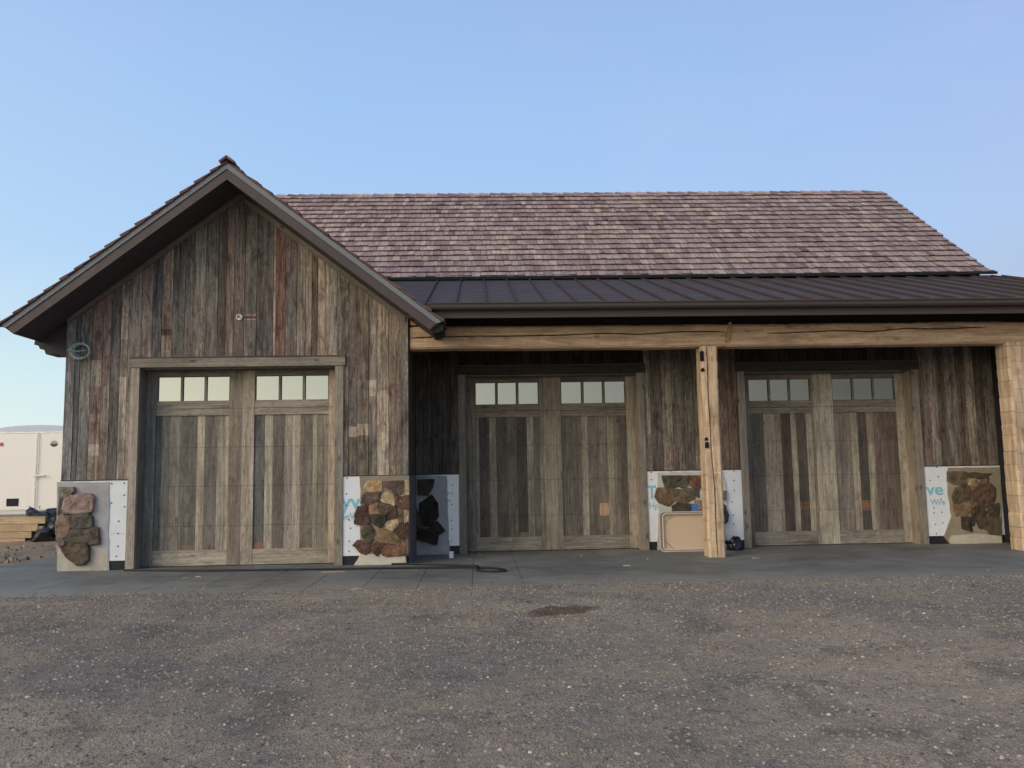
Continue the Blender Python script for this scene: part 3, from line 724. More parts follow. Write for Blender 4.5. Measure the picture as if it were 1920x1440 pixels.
# --- hewn posts and beams
def hewn(name, p0, axis, length, w, h, face_cols, seed, crack=None, scallop=.014, cham=.035, segl=.022, seg_range=None, parent=B, tip=0, label=None):
    """timber along 'axis' ('z' post: w along x, h along y; 'x' beam: w along z, h along y). p0 = front-lower-left corner."""
    rr=random.Random(seed)
    # cross section ring in (a,b): a across the front face 0..w, b depth 0..h
    ring=[]
    nf=14
    for i in range(nf+1): ring.append((cham+(w-2*cham)*i/nf,0,'f'))
    for i in range(1,8): ring.append((w-.0*cham, cham+(h-2*cham)*(i-1)/6,'r'))
    for i in range(0,5): ring.append((w-cham-(w-2*cham)*i/4,h,'b'))
    for i in range(1,8): ring.append((0,h-cham-(h-2*cham)*(i-1)/6,'l'))
    n=len(ring); N=max(2,int(length/segl)); e=MB()
    # facets: for each column band of the front/left faces a step pattern
    def cuts():
        c=[0]
        while c[-1]<length: c.append(c[-1]+(rr.uniform(.15,.27) if scallop>.025 else rr.uniform(.12,.3)))
        return c
    big_=scallop>.025
    bands={'f':[cuts() for _ in range(1 if big_ else 2)],'l':[cuts() for _ in range(1)],'r':[cuts() for _ in range(1)],'b':[cuts()]}
    amp={k:[[rr.uniform(.25,1) for _ in range(400)] for _ in v] for k,v in bands.items()}
    def sc_(kind,t,s):
        B_=bands[kind]; bi=min(int(t*len(B_)),len(B_)-1); c=B_[bi]
        for j in range(len(c)-1):
            if c[j]<=s<c[j+1]:
                f=(s-c[j])/(c[j+1]-c[j]); last[0]=(kind,bi,j,f); return amp[kind][bi][j]*((1-f)**1.3 if axis=='z' else f**1.3)*scallop
        return 0
    rows=[]; last=[None]; tones=[]; sz=[0]
    def tone(L):  # facet shading put into the colour, plus darker broken grain at ledges
        if not L: return 1
        kk,bi,j_,f=L; u_=random.Random(seed*7919+ord(kk)*131+bi*17+j_).random()
        if scallop>.025: return (.90+.18*u_)*(.74 if f>.9 else 1)
        if axis=='x': return .98+.04*u_
        return (.97+.06*u_)*(.8 if (f>.88 and sz[0]<1.35 and u_>.2) else 1)
    for j in range(N+1):
        s=length*j/N; row=[]; trow=[]; sz[0]=s
        big=Vector((noise.noise(Vector((s*.7,seed,0)))*.018, noise.noise(Vector((s*.7,seed,5)))*.012))
        for (a,b_,k) in ring:
            t={'f':a/w,'b':a/w,'l':b_/h,'r':b_/h}[k]
            d=sc_(k,t,s)+noise.noise(Vector((a*9,b_*9,s*5+seed)))*.004
            aa,bb=a,b_
            if k=='f': bb+=d
            if k=='b': bb-=d
            if k=='l': aa+=d*.45
            if k=='r': aa-=d
            if crack and k=='f':
                ca,dep=crack(s)
                step=(w-2*cham)/nf; dd_=(a-ca)/step
                if dep>0:
                    if abs(dd_)<=.5: bb+=dep*2.6; aa=ca
                    elif abs(dd_)<=1.5: aa=ca+(.011 if dd_>0 else -.011)*min(1,dep*30)
            row.append((aa+big.x,bb+big.y)); trow.append(tone(last[0]))
        rows.append((s,row)); tones.append(trow)
    def P(s,q):
        if axis=='z': return (p0[0]+q[0],p0[1]+q[1],p0[2]+s)
        return (p0[0]+s,p0[1]+q[1],p0[2]+q[0])
    off=(rr.uniform(0,40),rr.uniform(0,40))
    per=[0]
    for i in range(n): 
        a=ring[i]; b_=ring[(i+1)%n]; per.append(per[-1]+math.hypot(a[0]-b_[0],a[1]-b_[1]))
    # dedupe verts
    verts=[]; 
    for s,row in rows: verts+= [P(s,q) for q in row]
    faces=[]; uvs=[]; cols=[]
    for j in range(N):
        for i in range(n):
            i2=(i+1)%n; f=(j*n+i,j*n+i2,(j+1)*n+i2,(j+1)*n+i)
            if axis=='x': f=f[::-1]
            faces.append(f)
            q=[(per[i],rows[j][0]),(per[i+1],rows[j][0]),(per[i+1],rows[j+1][0]),(per[i],rows[j+1][0])]
            if axis=='x': q=q[::-1]
            uvs+= [(off[0]+u,off[1]+v_) for u,v_ in q]
            tn=tones[j][i]; cols+= [(face_cols[0]*tn,face_cols[1]*tn,face_cols[2]*tn,1)]*4
    faces.append(tuple(range(n))[::-1] if axis=='z' else tuple(range(n))); uvs+=[(off[0]+q[0],off[1]+q[1]*.2) for q in rows[0][1]]; cols+=[face_cols]*n
    faces.append(tuple(range(N*n,N*n+n)) if axis=='z' else tuple(range(N*n,N*n+n))[::-1]); uvs+=[(off[0]+q[0],off[1]+q[1]*.2) for q in rows[-1][1]]; cols+=[face_cols]*n
    me=bpy.data.meshes.new(name); me.from_pydata(verts,[],faces); me.update()
    u=me.uv_layers.new(name='UVMap'); u.data.foreach_set('uv',[x for t in uvs for x in t])
    c=me.color_attributes.new('col','FLOAT_COLOR','CORNER'); c.data.foreach_set('color',[x for t in cols for x in t])
    me.materials.append(M['hewn'])
    o=bpy.data.objects.new(name,me); COL.objects.link(o); o.parent=parent
    if label: o['label']=label
    return o
HC=S(210,183,152,1.0)
def crk(lo,hi,c0,c1,wob,dep,seed):
    def f(s):
        if s<lo or s>hi: return 0,0
        t=(s-lo)/(hi-lo)
        return c0+(c1-c0)*t+noise.noise(Vector((s*1.6,seed,0)))*wob, dep*min(1,min(s-lo,hi-s)*4+.25)
    return f
hewn('porch_post',(3.335,-1.36,0.0),'z',3.105,.255,.32,HC,3,crk(.0,3.1,.13,.02+.06,.02,.05,2),scallop=.013,cham=.03,label='middle hewn post with mortise slots and a long split')
hewn('porch_post',(8.03,-1.36,0.0),'z',3.12,.34,.34,S(208,182,152),9,None,scallop=.026,label='right end hewn post with bold axe marks')
hewn('porch_beam',(GR+.02,-1.30,3.11),'x',3.76+1.014-.02,.345,.30,S(202,172,142),5,crk(.0,4.75,.17,.23,.02,.05,7),scallop=.007,cham=.03)['label']='left length of the hewn porch beam'
hewn('porch_beam',(3.762,-1.305,3.105),'x',5.2,.345,.30,S(198,168,140),6,crk(.6,4.0,.20,.25,.03,.045,8),scallop=.009,cham=.03)['label']='right length of the hewn porch beam'
mb=MB(); P=[at(px,py,-1.34) for px,py in ((1361,640),(1366,640),(1372,604),(1367,604))]; mb.prism(P,-1.345,-1.29,S(160,130,96,1.1)); mb.build('beam_joint_batten',M['lumber'],B)
mb=MB(); mb.box(GR+.02,-.55,-1.30,-1.05,3.475,3.60,S(206,150,100),0); mb.box(-.54,8.9,-1.22,-1.12,3.46,3.62,S(48,42,38),0); mb.build('beam_blocking',M['lumber'],B)
# mortises of the middle post (dark slots)
def slot(x,z,w,h):
    e=MB(); y=-1.372; n=10
    pts=[(x+w/2*math.cos(math.pi*k/n),z+h/2-w/2+w/2*math.sin(math.pi*k/n)) for k in range(n+1)]+[(x-w/2,z-h/2),(x+w/2,z-h/2)]
    e.prism(pts,y,-1.33); return e
for px,py,w,h in ((1316.5,667,.05,.15),(1318,693,.045,.05),(1325,823,.045,.05),(1326,834,.05,.09)):
    x,z=at(px,py,-1.37); slot(x,z,w,h).build('mortise',M['dark'],B)

# --- small white junction box with wire on the gable
mb=MB(); x,z=at(449,595,-G); n=18
for k in range(n):
    a0=2*math.pi*k/n; a1=2*math.pi*(k+1)/n
    for r0_,r1_,y0,y1 in ((.045,.045,-G,-G-.02),(.045,.034,-G-.02,-G-.02),(.034,.034,-G-.02,-G-.005)):
        mb.face([(x+r0_*math.cos(a0),y0,z+r0_*math.sin(a0)),(x+r0_*math.cos(a1),y0,z+r0_*math.sin(a1)),(x+r1_*math.cos(a1),y1,z+r1_*math.sin(a1)),(x+r1_*math.cos(a0),y1,z+r1_*math.sin(a0))])
mb.face([(x+.034*math.cos(2*math.pi*k/n),-G-.006,z+.034*math.sin(2*math.pi*k/n)) for k in range(n)][::-1])
M['white']=plain('white_plastic',S(215,215,210),.5,namt=.05)
jb=mb.build('junction_box',M['white'],B)
mb=MB(); tube(mb,[(x-.02,-G-.01,z+.02),(x-.01,-G-.04,z-.01),(x+.012,-G-.045,z+.01),(x+.02,-G-.012,z-.02)],.006); mb.build('wire',M['felt'],jb)

# ------------------------------------------------------------------ coil of cable hanging by the eave
M['cable']=plain('pale_green_cable',S(150,172,172),.6,namt=.08)
cx_,cz_=at(151,658,-G-.08); mb=MB()
for k in range(7):
    r_=.115+.008*rnd.uniform(-1,1)+.004*k; oxx=rnd.uniform(-.014,.014); oz=rnd.uniform(-.01,.01); ty=rnd.uniform(-.02,.02)
    tube(mb,[(cx_+oxx+r_*math.cos(t),-G-.05-.008*k+ty*math.sin(t),cz_+oz+r_*.86*math.sin(t)) for t in [2*math.pi*i/32 for i in range(32)]],.0055,6,closed=True)
tube(mb,[(cx_-.15,-G-.1,cz_+.03),(cx_-.08,-G-.12,cz_-.005),(cx_,-G-.12,cz_-.01),(cx_+.08,-G-.1,cz_+.01)],.006,6)
tail=[(cx_+.02,-G-.06,cz_+.1)]
for k in range(1,9): tail.append((cx_+.02+.02*math.sin(k*1.1)-.003*k,-G-.05-.02*math.sin(k*.8),cz_+.1+.05*k))
tube(mb,tail,.005,6)
cb=mb.build('cable_coil',M['cable']); tag(cb,'pale green coil of cable hanging on the siding under the left eave','cable coil')

# ------------------------------------------------------------------ folding table leaning between the doors
t=empty('folding_table',(3.3,-.36,0),'tan folding table standing on edge behind the middle post','table')
M['tan']=plain('tan_plastic',S(205,180,152),.55,namt=.04,nscale=2)
M['rim']=plain('pale_table_rim',S(196,188,178),.4,namt=.05)
def rrect(x0,x1,z0,z1,r,n=6):
    o=[]
    for cx,cz,a0 in ((x1-r,z1-r,0),(x0+r,z1-r,90),(x0+r,z0+r,180),(x1-r,z0+r,270)):
        for k in range(n+1): a=R(a0+90*k/n); o.append((cx+r*math.cos(a),cz+r*math.sin(a)))
    return o
tx0,tx1,tz0,tz1=2.815,3.80,.004,.625
mb=MB(); mb.prism(rrect(tx0+.01,tx1-.01,tz0+.01,tz1-.01,.06),-.40,-.375); mb.build('table_top',M['tan'],t)
# skirt: ring extruded toward camera
mb=MB(); o_=rrect(tx0,tx1,tz0,tz1,.07); i_=rrect(tx0+.012,tx1-.012,tz0+.012,tz1-.012,.06); n=len(o_)
for k in range(n):
    a,b_,c,d_=o_[k],o_[(k+1)%n],i_[(k+1)%n],i_[k]
    mb.face([(a[0],-.45,a[1]),(a[0],-.37,a[1]),(b_[0],-.37,b_[1]),(b_[0],-.45,b_[1])][::-1]); mb.face([(d_[0],-.45,d_[1]),(c[0],-.45,c[1]),(c[0],-.375,c[1]),(d_[0],-.375,d_[1])])
    mb.face([(a[0],-.45,a[1]),(b_[0],-.45,b_[1]),(c[0],-.45,c[1]),(d_[0],-.45,d_[1])])
mb.build('table_skirt',M['rim'],t,weld=True)
mb=MB(); q=rrect(tx0+.06,tx1-.05,tz0+.035,tz1-.035,.05); tube(mb,[(a,-.435,b_) for a,b_ in q],.011,8,closed=True)
mb.build('leg_frame',M['rim'],t)
for z0_,z1_ in ((.10,.04),(.52,.585)):
    mb=MB(); xx=tx0+.075; tube(mb,[(xx,-.43,z0_+(.08 if z0_<.3 else -.06)),(xx+.15,-.43,z1_)],.004,6); mb.build('brace',M['drip'],t)

# blue carton resting behind the table top edge
M['blue']=plain('blue_plastic',S(70,120,180),.6)
mb=MB(); a=at(1296,948,-.2); mb.box(a[0],a[0]+.085,-.30,-.21,.40,a[1]+.03)
bb=mb.build('blue_carton',M['blue']); bb.location=(0,0,0)
tag(bb,'small blue carton behind the folding table next to the post','carton')
# carton stands on a scrap block
mb=MB(); mb.box(a[0]-.05,a[0]+.2,-.34,-.14,0.0,.398,S(120,100,80),2); mb.box(a[0]-.06,a[0]+.22,-.345,-.135,.399-.03,.3995,S(130,110,86),0)
tag(mb.build('scrap_block',M['lumber']),'wood block hidden behind the folding table','block')

# black bag beside the post
mb=MB(); import bmesh
def blob(name, loc, size, seed, mat, amp=.25, sub=3):
    bm=bmesh.new(); bmesh.ops.create_icosphere(bm,subdivisions=sub,radius=1)
    for v in bm.verts:
        k=1+amp*noise.noise(v.co*1.7+Vector((seed,0,0)))+amp*.4*noise.noise(v.co*5+Vector((seed,3,0)))
        v.co=Vector((v.co.x*size[0]*k,v.co.y*size[1]*k,max(v.co.z*size[2]*k,-size[2]*.55)))
    me=bpy.data.meshes.new(name); bm.to_mesh(me); bm.free(); me.materials.append(mat)
    o=bpy.data.objects.new(name,me); COL.objects.link(o); o.location=loc; return o
M['bag']=plain('black_plastic',S(26,28,32),.3,namt=.2,spec=.5)
bg=blob('plastic_bag',(4.03,-.32,.075),(.14,.12,.12),3,M['bag'],.5); tag(bg,'crumpled black plastic bag on the slab right of the middle post','bag')

# white cup at the corner of the recess
x_,z_=at(842,1046,-.6); mb=MB(); xx=-.43; yy=-.62
prof=[(.034,0),(.034,.005),(.042,.09),(.045,.095),(.040,.095),(.034,.012)]
n=16
for i in range(len(prof)-1):
    for k in range(n):
        a0=2*math.pi*k/n; a1=2*math.pi*(k+1)/n; (ra,za),(rb,zb)=prof[i],prof[i+1]
        mb.face([(xx+ra*math.cos(a0),yy+ra*math.sin(a0),za),(xx+ra*math.cos(a1),yy+ra*math.sin(a1),za),(xx+rb*math.cos(a1),yy+rb*math.sin(a1),zb),(xx+rb*math.cos(a0),yy+rb*math.sin(a0),zb)],smooth=True)
mb.face([(xx+.034*math.cos(2*math.pi*k/n),yy+.034*math.sin(2*math.pi*k/n),0.0005) for k in range(n)]); mb.face([(xx+.034*math.cos(2*math.pi*k/n),yy+.034*math.sin(2*math.pi*k/n),.03) for k in range(n)])
cu=mb.build('paper_cup',M['white'],None,True); tag(cu,'small white cup on the slab in the dark corner of the recess','cup')

# black hose along the slab
M['rubber']=plain('black_rubber',S(34,35,38),.55,namt=.2)
H=[(-4.95,-1.53),(-4.8,-1.55),(-4.0,-1.75),(-3.4,-1.84),(-2.4,-1.92),(-1.4,-1.98),(-.6,-2.04),(0,-2.14),(.22,-2.30),(.33,-2.48),(.30,-2.62),(.10,-2.60),(-.05,-2.42),(-.02,-2.18),(-.08,-1.94),(-.4,-1.74),(-.9,-1.52),(-1.25,-1.47)]
def smooth(P,n=8):
    o=[]
    for i in range(len(P)-1):
        p0,p1,p2,p3=P[max(i-1,0)],P[i],P[i+1],P[min(i+2,len(P)-1)]
        for k in range(n):
            t=k/n; o.append(tuple(.5*((2*p1[j])+(-p0[j]+p2[j])*t+(2*p0[j]-5*p1[j]+4*p2[j]-p3[j])*t*t+(-p0[j]+3*p1[j]-3*p2[j]+p3[j])*t**3) for j in range(2)))
    return o+[P[-1]]
mb=MB(); pts=[(a,b_,.018+(.03 if 95<i<103 else 0)) for i,(a,b_) in enumerate(smooth(H))]; tube(mb,pts,.013,8)
ho=mb.build('hose',M['rubber']); tag(ho,'black hose lying along the slab with a loop before the middle door','hose')

# debris on the slab
M['chip']=plain('pale_chip',S(176,156,130),.8)
for i,(px,py,l,w,ang) in enumerate(((625,1073,.32,.03,4),(600,1096,.0,0,0),(348,1084,.07,.02,30),(372,1082,.09,.02,-20),(900,1040,.04,.03,10),(1175,1061,.10,.03,-15),(1215,1049,.03,.02,50),(1418,1047,.11,.04,20),(1090,1042,.04,.02,80),(670,1105,.16,.02,2))):
    if l==0: continue
    d=fw+right*((px-960)/F)-up*((py-720)/F); tt=-EYE/d.z; p=CAM+d*tt
    mb=MB(); c_,s__=math.cos(R(ang)),math.sin(R(ang)); mb.prism([(-l/2,0),(-l/2*.8,.012),(l/2*.85,.009),(l/2,0)],-w/2,w/2*rnd.uniform(.6,1.2))
    o=mb.build('wood_chip',M['chip']); o.location=(p.x,p.y,.001 if p.y>-4 else .02); o.rotation_euler=(0,0,R(ang)); 
    places=['before the left garage door, the long one','','below the left door, left of a pair','below the left door, right of a pair','at the middle door left stile','in front of the middle door right side','below the casing of the middle door','in front of the right door, the darkest','at the foot of the middle door centre','at the slab edge left of centre']
    tag(o,'wood chip lying on the slab '+places[i],'wood chip','wood chips on the slab')

# ------------------------------------------------------------------ trailer (rear end) at the left
Ty=6.5; T0=empty('cargo_trailer',(-10.3,Ty,.45),'white enclosed cargo trailer with two rear doors, cut off at the left edge','trailer')
M['trailer']=plain('white_trailer_skin',S(246,240,230),.3,namt=.012,nscale=.3,spec=.6)
M['alu']=plain('aluminium',S(190,190,190),.3,metal=.8,namt=.05)
M['trailer_roof']=plain('grey_roof_skin',S(205,211,222),.45,namt=.05)
tm=at(66,880,Ty)[0]; tb=at(66,962,Ty)[1]; tt_=at(66,810,Ty)[1]; hw=1.17
def hpt(px,py): return at(px,py,Ty)
mb=MB(); mb.box(tm-hw,tm+hw,Ty+.03,Ty+5,tb-.02,tt_); mb.build('trailer_body',M['trailer'],T0)
arch=[(tm-hw,tt_+.001)]+[(tm+hw*math.cos(math.pi-math.pi*k/12),tt_+.04+.14*math.sin(math.pi*k/12)**.7) for k in range(0,13)]+[(tm+hw,tt_+.001)]
arch=[(tm-hw,tt_+.001)]+[(tm-hw+2*hw*k/14,tt_+.035+.13*(1-((k-7)/7)**2)**.8) for k in range(15)]+[(tm+hw,tt_+.001)]
mb=MB(); mb.prism(arch,Ty+.0,Ty+5); mb.build('trailer_roof',M['trailer_roof'],T0)
for s_ in (-1,1):
    mb=MB(); x0,x1=(tm-hw+.06,tm-.02) if s_<0 else (tm+.02,tm+hw-.06)
    mb.box(x0,x1,Ty-.012,Ty+.028,tb+.06,tt_-.03); d=mb.build('rear_door',M['trailer'],T0)
    h=MB(); zh=hpt(70,893)[1]
    if s_>0:
        tube(h,[(tm+.05,Ty-.05,tb+.05),(tm+.05,Ty-.05,tt_-.02)],.012,6); tube(h,[(tm+.0,Ty-.06,zh-.01),(tm+.28,Ty-.07,zh+.02)],.016,6); h.build('lock_bar',M['alu'],d)
        l=MB(); cxl,czl=hpt(102,832); n=20
        for k0,k1,cc in ((0,10,0),(10,20,1)):
            l.face([(cxl+.09*math.cos(2*math.pi*k/n),Ty-.014,czl+.075*math.sin(2*math.pi*k/n)) for k in range(k0,k1+1)],None,mi=cc)
        M['logo1']=plain('sticker_tan',S(205,175,130),.5); M['logo2']=plain('sticker_navy',S(70,74,92),.5)
        l.build('sticker',[M['logo1'],M['logo2']],d)
    else:
        a=hpt(13,935); b_=hpt(35,949); v=MB(); v.box(a[0],b_[0],Ty-.02,Ty-.0125,b_[1],a[1]); v.build('vent',M['felt'],d)
        v=MB(); a=hpt(-3,830); b_=hpt(6,836); v.box(a[0],b_[0],Ty-.03,Ty-.0125,b_[1],a[1]); M['red']=plain('red_lens',S(190,90,70),.3); v.build('marker_light',M['red'],d)
    k=MB(); k.box(x0,x1,Ty-.02,Ty-.0125,tb+.065,tb+.10); k.build('kick_strip',M['alu'],d)
    for hx in (x0+.04 if s_<0 else x1-.04, x1-.08 if s_<0 else x0+.1):
        hg=MB(); hg.box(hx-.02,hx+.02,Ty-.03,Ty-.0125,tb+.12,tb+.17); hg.build('hinge',M['alu'],d)
mb=MB(); 
mb.box(tm-hw,tm-hw+.055,Ty-.02,Ty+.028,tb,tt_); mb.box(tm+hw-.055,tm+hw,Ty-.02,Ty+.028,tb,tt_); mb.box(tm-hw+.056,tm+hw-.056,Ty-.02,Ty+.028,tt_-.025,tt_-.001); mb.box(tm-hw+.056,tm+hw-.056,Ty-.03,Ty+.028,tb-.02,tb+.055)
mb.build('door_frame',M['alu'],T0)
mb=MB(); mb.box(tm-.018,tm+.018,Ty-.018,Ty+.02,tb+.06,tt_-.03,S(200,190,170)); mb.build('centre_seal',M['trailer'],T0)
for s_ in (-1,1):
    w=MB(); xx=tm+s_*(hw-.16); n=20
    for k in range(n):
        a0=2*math.pi*k/n; a1=2*math.pi*(k+1)/n
        w.face([(xx-.1,Ty+2.2+.34*math.cos(a0),tb-.05+.34*math.sin(a0)),(xx-.1,Ty+2.2+.34*math.cos(a1),tb-.05+.34*math.sin(a1)),(xx+.1,Ty+2.2+.34*math.cos(a1),tb-.05+.34*math.sin(a1)),(xx+.1,Ty+2.2+.34*math.cos(a0),tb-.05+.34*math.sin(a0))])
    w.face([(xx-.1,Ty+2.2+.34*math.cos(2*math.pi*k/n),tb-.05+.34*math.sin(2*math.pi*k/n)) for k in range(n)]); w.face([(xx+.1,Ty+2.2+.34*math.cos(2*math.pi*k/n),tb-.05+.34*math.sin(2*math.pi*k/n)) for k in range(n)])
    w.build('wheel',M['rubber'],T0)

# stacked timbers in front of the trailer
tY=4.4
ends=[85,71,59,47,36]; ys=[968,982,996,1009,1020]
ty_=None
for k in range(4):
    xr,z1=at(ends[k],ys[k],tY); _,z0=at(ends[k],ys[k+1],tY)
    mb=MB(); n=24; x0=-14.0
    for j in range(n):
        xa=x0+(xr-x0)*j/n; xb=x0+(xr-x0)*(j+1)/n
        dz=noise.noise(Vector((xa*2,k*7,0)))*.008
        mb.obox((xa,tY+k*.0+rnd.uniform(-.0,.0),z0+.006),(xb-xa,0,0),(0,.18,0),(0,0,z1-z0-.01),jit(S(196,170,134),.02),0,0,(k*7.0,xa))
    o=mb.build('stacked_timber',M['lumber'])
    tag(o,['top timber of the low stack before the trailer','second timber from the top of the low stack before the trailer','third timber from the top of the low stack before the trailer','lowest timber of the low stack before the trailer'][k],'timber','stacked timbers before the trailer')
tp=blob('tarp_heap',(at(90,992,4.7)[0],4.75,.12),(.66,.36,.5),8,M['bag'],.55,4); tag(tp,'black crumpled tarp heap at the stepped end of the timbers','tarp')

# ------------------------------------------------------------------ ground
def concrete_mat():
    mt,nt,b=newmat('concrete_slab'); T=NT(nt); v=T.n('TexCoord').outputs['Object']
    n1=T.noise(v,.7,6,.6,.4); n2=T.noise(T.mapv(v,(1,2.5,1)),2.6,6,.65,.5); n3=T.noise(v,60,3,.6)
    c=T.mix(1,S(118,117,110),T.ramp(n1,[(.3,.66),(.7,1.28)]),'MULTIPLY'); c=T.mix(1,c,T.ramp(n2,[(.3,.72),(.7,1.24)]),'MULTIPLY')
    c=T.mix(1,c,T.ramp(n3,[(.3,.9),(.7,1.1)]),'MULTIPLY')
    # dust drifting in from the gravel edge
    sep=T.n('SeparateXYZ'); T.l(v,sep.inputs[0])
    dd=T.math('ADD',T.math('MULTIPLY',sep.outputs['Y'],-1),T.math('MULTIPLY',T.math('SUBTRACT',n2,.5),1.6))
    c=T.mix(T.ramp(dd,[(.0,0),(1,0)]),c,S(150,135,118)) if False else c
    mr=T.n('MapRange'); T.l(dd,mr.inputs[0]); mr.inputs[1].default_value=2.9; mr.inputs[2].default_value=4.1; 
    c=T.mix(T.math('MULTIPLY',mr.outputs[0],.75),c,S(140,129,112,1.2))
    T.l(c,b.inputs['Base Color']); T.l(T.ramp(n2,[(.3,.55),(.7,.85)]),b.inputs['Roughness']); b.inputs['Specular IOR Level'].default_value=.3
    T.bump(T.math('ADD',n3,n2),.45,.008,b); return mt
M['concrete']=concrete_mat()
# slab in joints: panels with tooled gaps
mb=MB(); xs=[-7.15]; x=-7.15+.25
xs=[-7.15,-6.4]+[-1.98-.64*k for k in range(6,0,-1)]+[-1.98,-1.34,-.715,-.09,.505]+[.505+1.28*k for k in range(1,12)]
ysl=[-4.5,-2.1,1.2]
for i in range(len(xs)-1):
    for j in range(len(ysl)-1):
        mb.box(xs[i]+.004,xs[i+1]-.004,ysl[j]+(.004 if j else 0),ysl[j+1]-.004,-.15,0)
mb.box(xs[0]+.02,xs[-1]-.02,-4.48,1.19,-.16,-.008)
ap=mb.build('pavement',M['concrete']); ap['kind']='structure'; ap['label']='grey concrete apron in front of the garage doors'

def gravel_mat():
    mt,nt,b=newmat('gravel_ground'); T=NT(nt); v=T.n('TexCoord').outputs['Object']
    n1=T.noise(v,.45,6,.62,.5); n2=T.noise(T.mapv(v,(1,1,1),(7,3,0)),1.3,6,.65,.6); n3=T.noise(v,14,5,.7); n4=T.noise(v,75,4,.75)
    n5=T.noise(T.mapv(v,(1,1,1),(3,8,0)),.28,5,.6,.3)
    c=T.mix(T.ramp(n1,[(.44,0),(.56,1)]),S(126,112,95,GK),S(110,101,92,GK))
    c=T.mix(T.ramp(n5,[(.48,0),(.62,.7)]),c,S(143,126,106,GK))
    c=T.mix(T.ramp(n2,[(.51,0),(.65,.62)]),c,S(80,74,67,GK))
    c=T.mix(1,c,T.ramp(n3,[(.3,.72),(.7,1.25)]),'MULTIPLY')
    c=T.mix(1,c,T.ramp(n4,[(.3,.62),(.52,1),(.72,1.42)]),'MULTIPLY')
    vo=T.n('TexVoronoi'); vo.inputs['Scale'].default_value=70; T.l(v,vo.inputs['Vector'])
    sc_=T.n('SeparateColor'); T.l(vo.outputs['Color'],sc_.inputs[0])
    c=T.mix(T.math('MULTIPLY',T.ramp(vo.outputs['Distance'],[(.35,1),(.5,0)]),T.ramp(sc_.outputs[0],[(.80,0),(.82,.6)])),c,S(172,156,138,1.1))
    # damp stain
    vm=T.n('VectorMath',operation='ADD'); T.l(v,vm.inputs[0])
    dn=T.n('TexNoise'); dn.inputs['Scale'].default_value=2.6; dn.inputs['Detail'].default_value=5; T.l(v,dn.inputs['Vector'])
    sub=T.n('VectorMath',operation='SUBTRACT'); T.l(dn.outputs['Color'],sub.inputs[0]); sub.inputs[1].default_value=(.5,.5,.5)
    scl=T.n('VectorMath',operation='SCALE'); T.l(sub.outputs[0],scl.inputs[0]); scl.inputs['Scale'].default_value=.5; T.l(scl.outputs[0],vm.inputs[1])
    mp=T.n('Mapping'); mp.vector_type='TEXTURE'; mp.inputs['Location'].default_value=(.76,-5.76,0); mp.inputs['Rotation'].default_value=(0,0,R(32)); mp.inputs['Scale'].default_value=(.44,.21,1000); T.l(vm.outputs[0],mp.inputs['Vector'])
    ln=T.n('VectorMath',operation='LENGTH'); T.l(mp.outputs[0],ln.inputs[0])
    dm=T.ramp(ln.outputs['Value'],[(.72,1),(1.0,0)])
    c=T.mix(T.math('MULTIPLY',dm,.8),c,T.mix(1,c,(.36,.29,.23),'MULTIPLY'))
    T.l(c,b.inputs['Base Color']); b.inputs['Specular IOR Level'].default_value=.15
    T.l(T.math('SUBTRACT',.95,T.math('MULTIPLY',dm,.25)),b.inputs['Roughness'])
    h=T.math('ADD',T.math('MULTIPLY',n4,.6),T.math('ADD',n3,T.math('MULTIPLY',T.ramp(vo.outputs['Distance'],[(.1,1),(.5,0)]),.5)))
    T.bump(h,.9,.02,b); return mt
GK=1.7
M['gravel']=gravel_mat()
def gh(x,y):
    """height of the gravel yard"""
    base=noise.noise(Vector((x*.5,y*.5,1)))*.05+noise.noise(Vector((x*1.7,y*1.7,2)))*.030+noise.noise(Vector((x*5,y*5,3)))*.012+noise.noise(Vector((x*13,y*13,8)))*.006
    edge=-4.0+noise.noise(Vector((x*.5,4,0)))*.14+noise.noise(Vector((x*2.3,9,0)))*.10+noise.noise(Vector((x*7,9,0)))*.04
    if y>edge-.0 and x>-7.2:
        return -.10
    t=min(1,max(0,(edge-y)/.9)); 
    h=.006*(1-t)+t*base-.01*t
    if x<-7.2:
        k=min(1,(-7.2-x)/1.5); h=base*.6-.07+.02*k
        if y>4.4: h+=.36*min(1,(y-4.4)/.6)*k
    return h
def grid(x0,x1,y0,y1,nx,ny,fz,name,mat,fx=None):
    vs=[]; 
    for j in range(ny+1):
        for i in range(nx+1):
            x=x0+(x1-x0)*i/nx; y=y0+(y1-y0)*j/ny; vs.append((x,y,fz(x,y)))
    fs=[(j*(nx+1)+i,j*(nx+1)+i+1,(j+1)*(nx+1)+i+1,(j+1)*(nx+1)+i) for j in range(ny) for i in range(nx)]
    me=bpy.data.meshes.new(name); me.from_pydata(vs,[],fs); me.update(); me.polygons.foreach_set('use_smooth',[True]*len(fs)); me.materials.append(mat)
    o=bpy.data.objects.new(name,me); COL.objects.link(o); return o
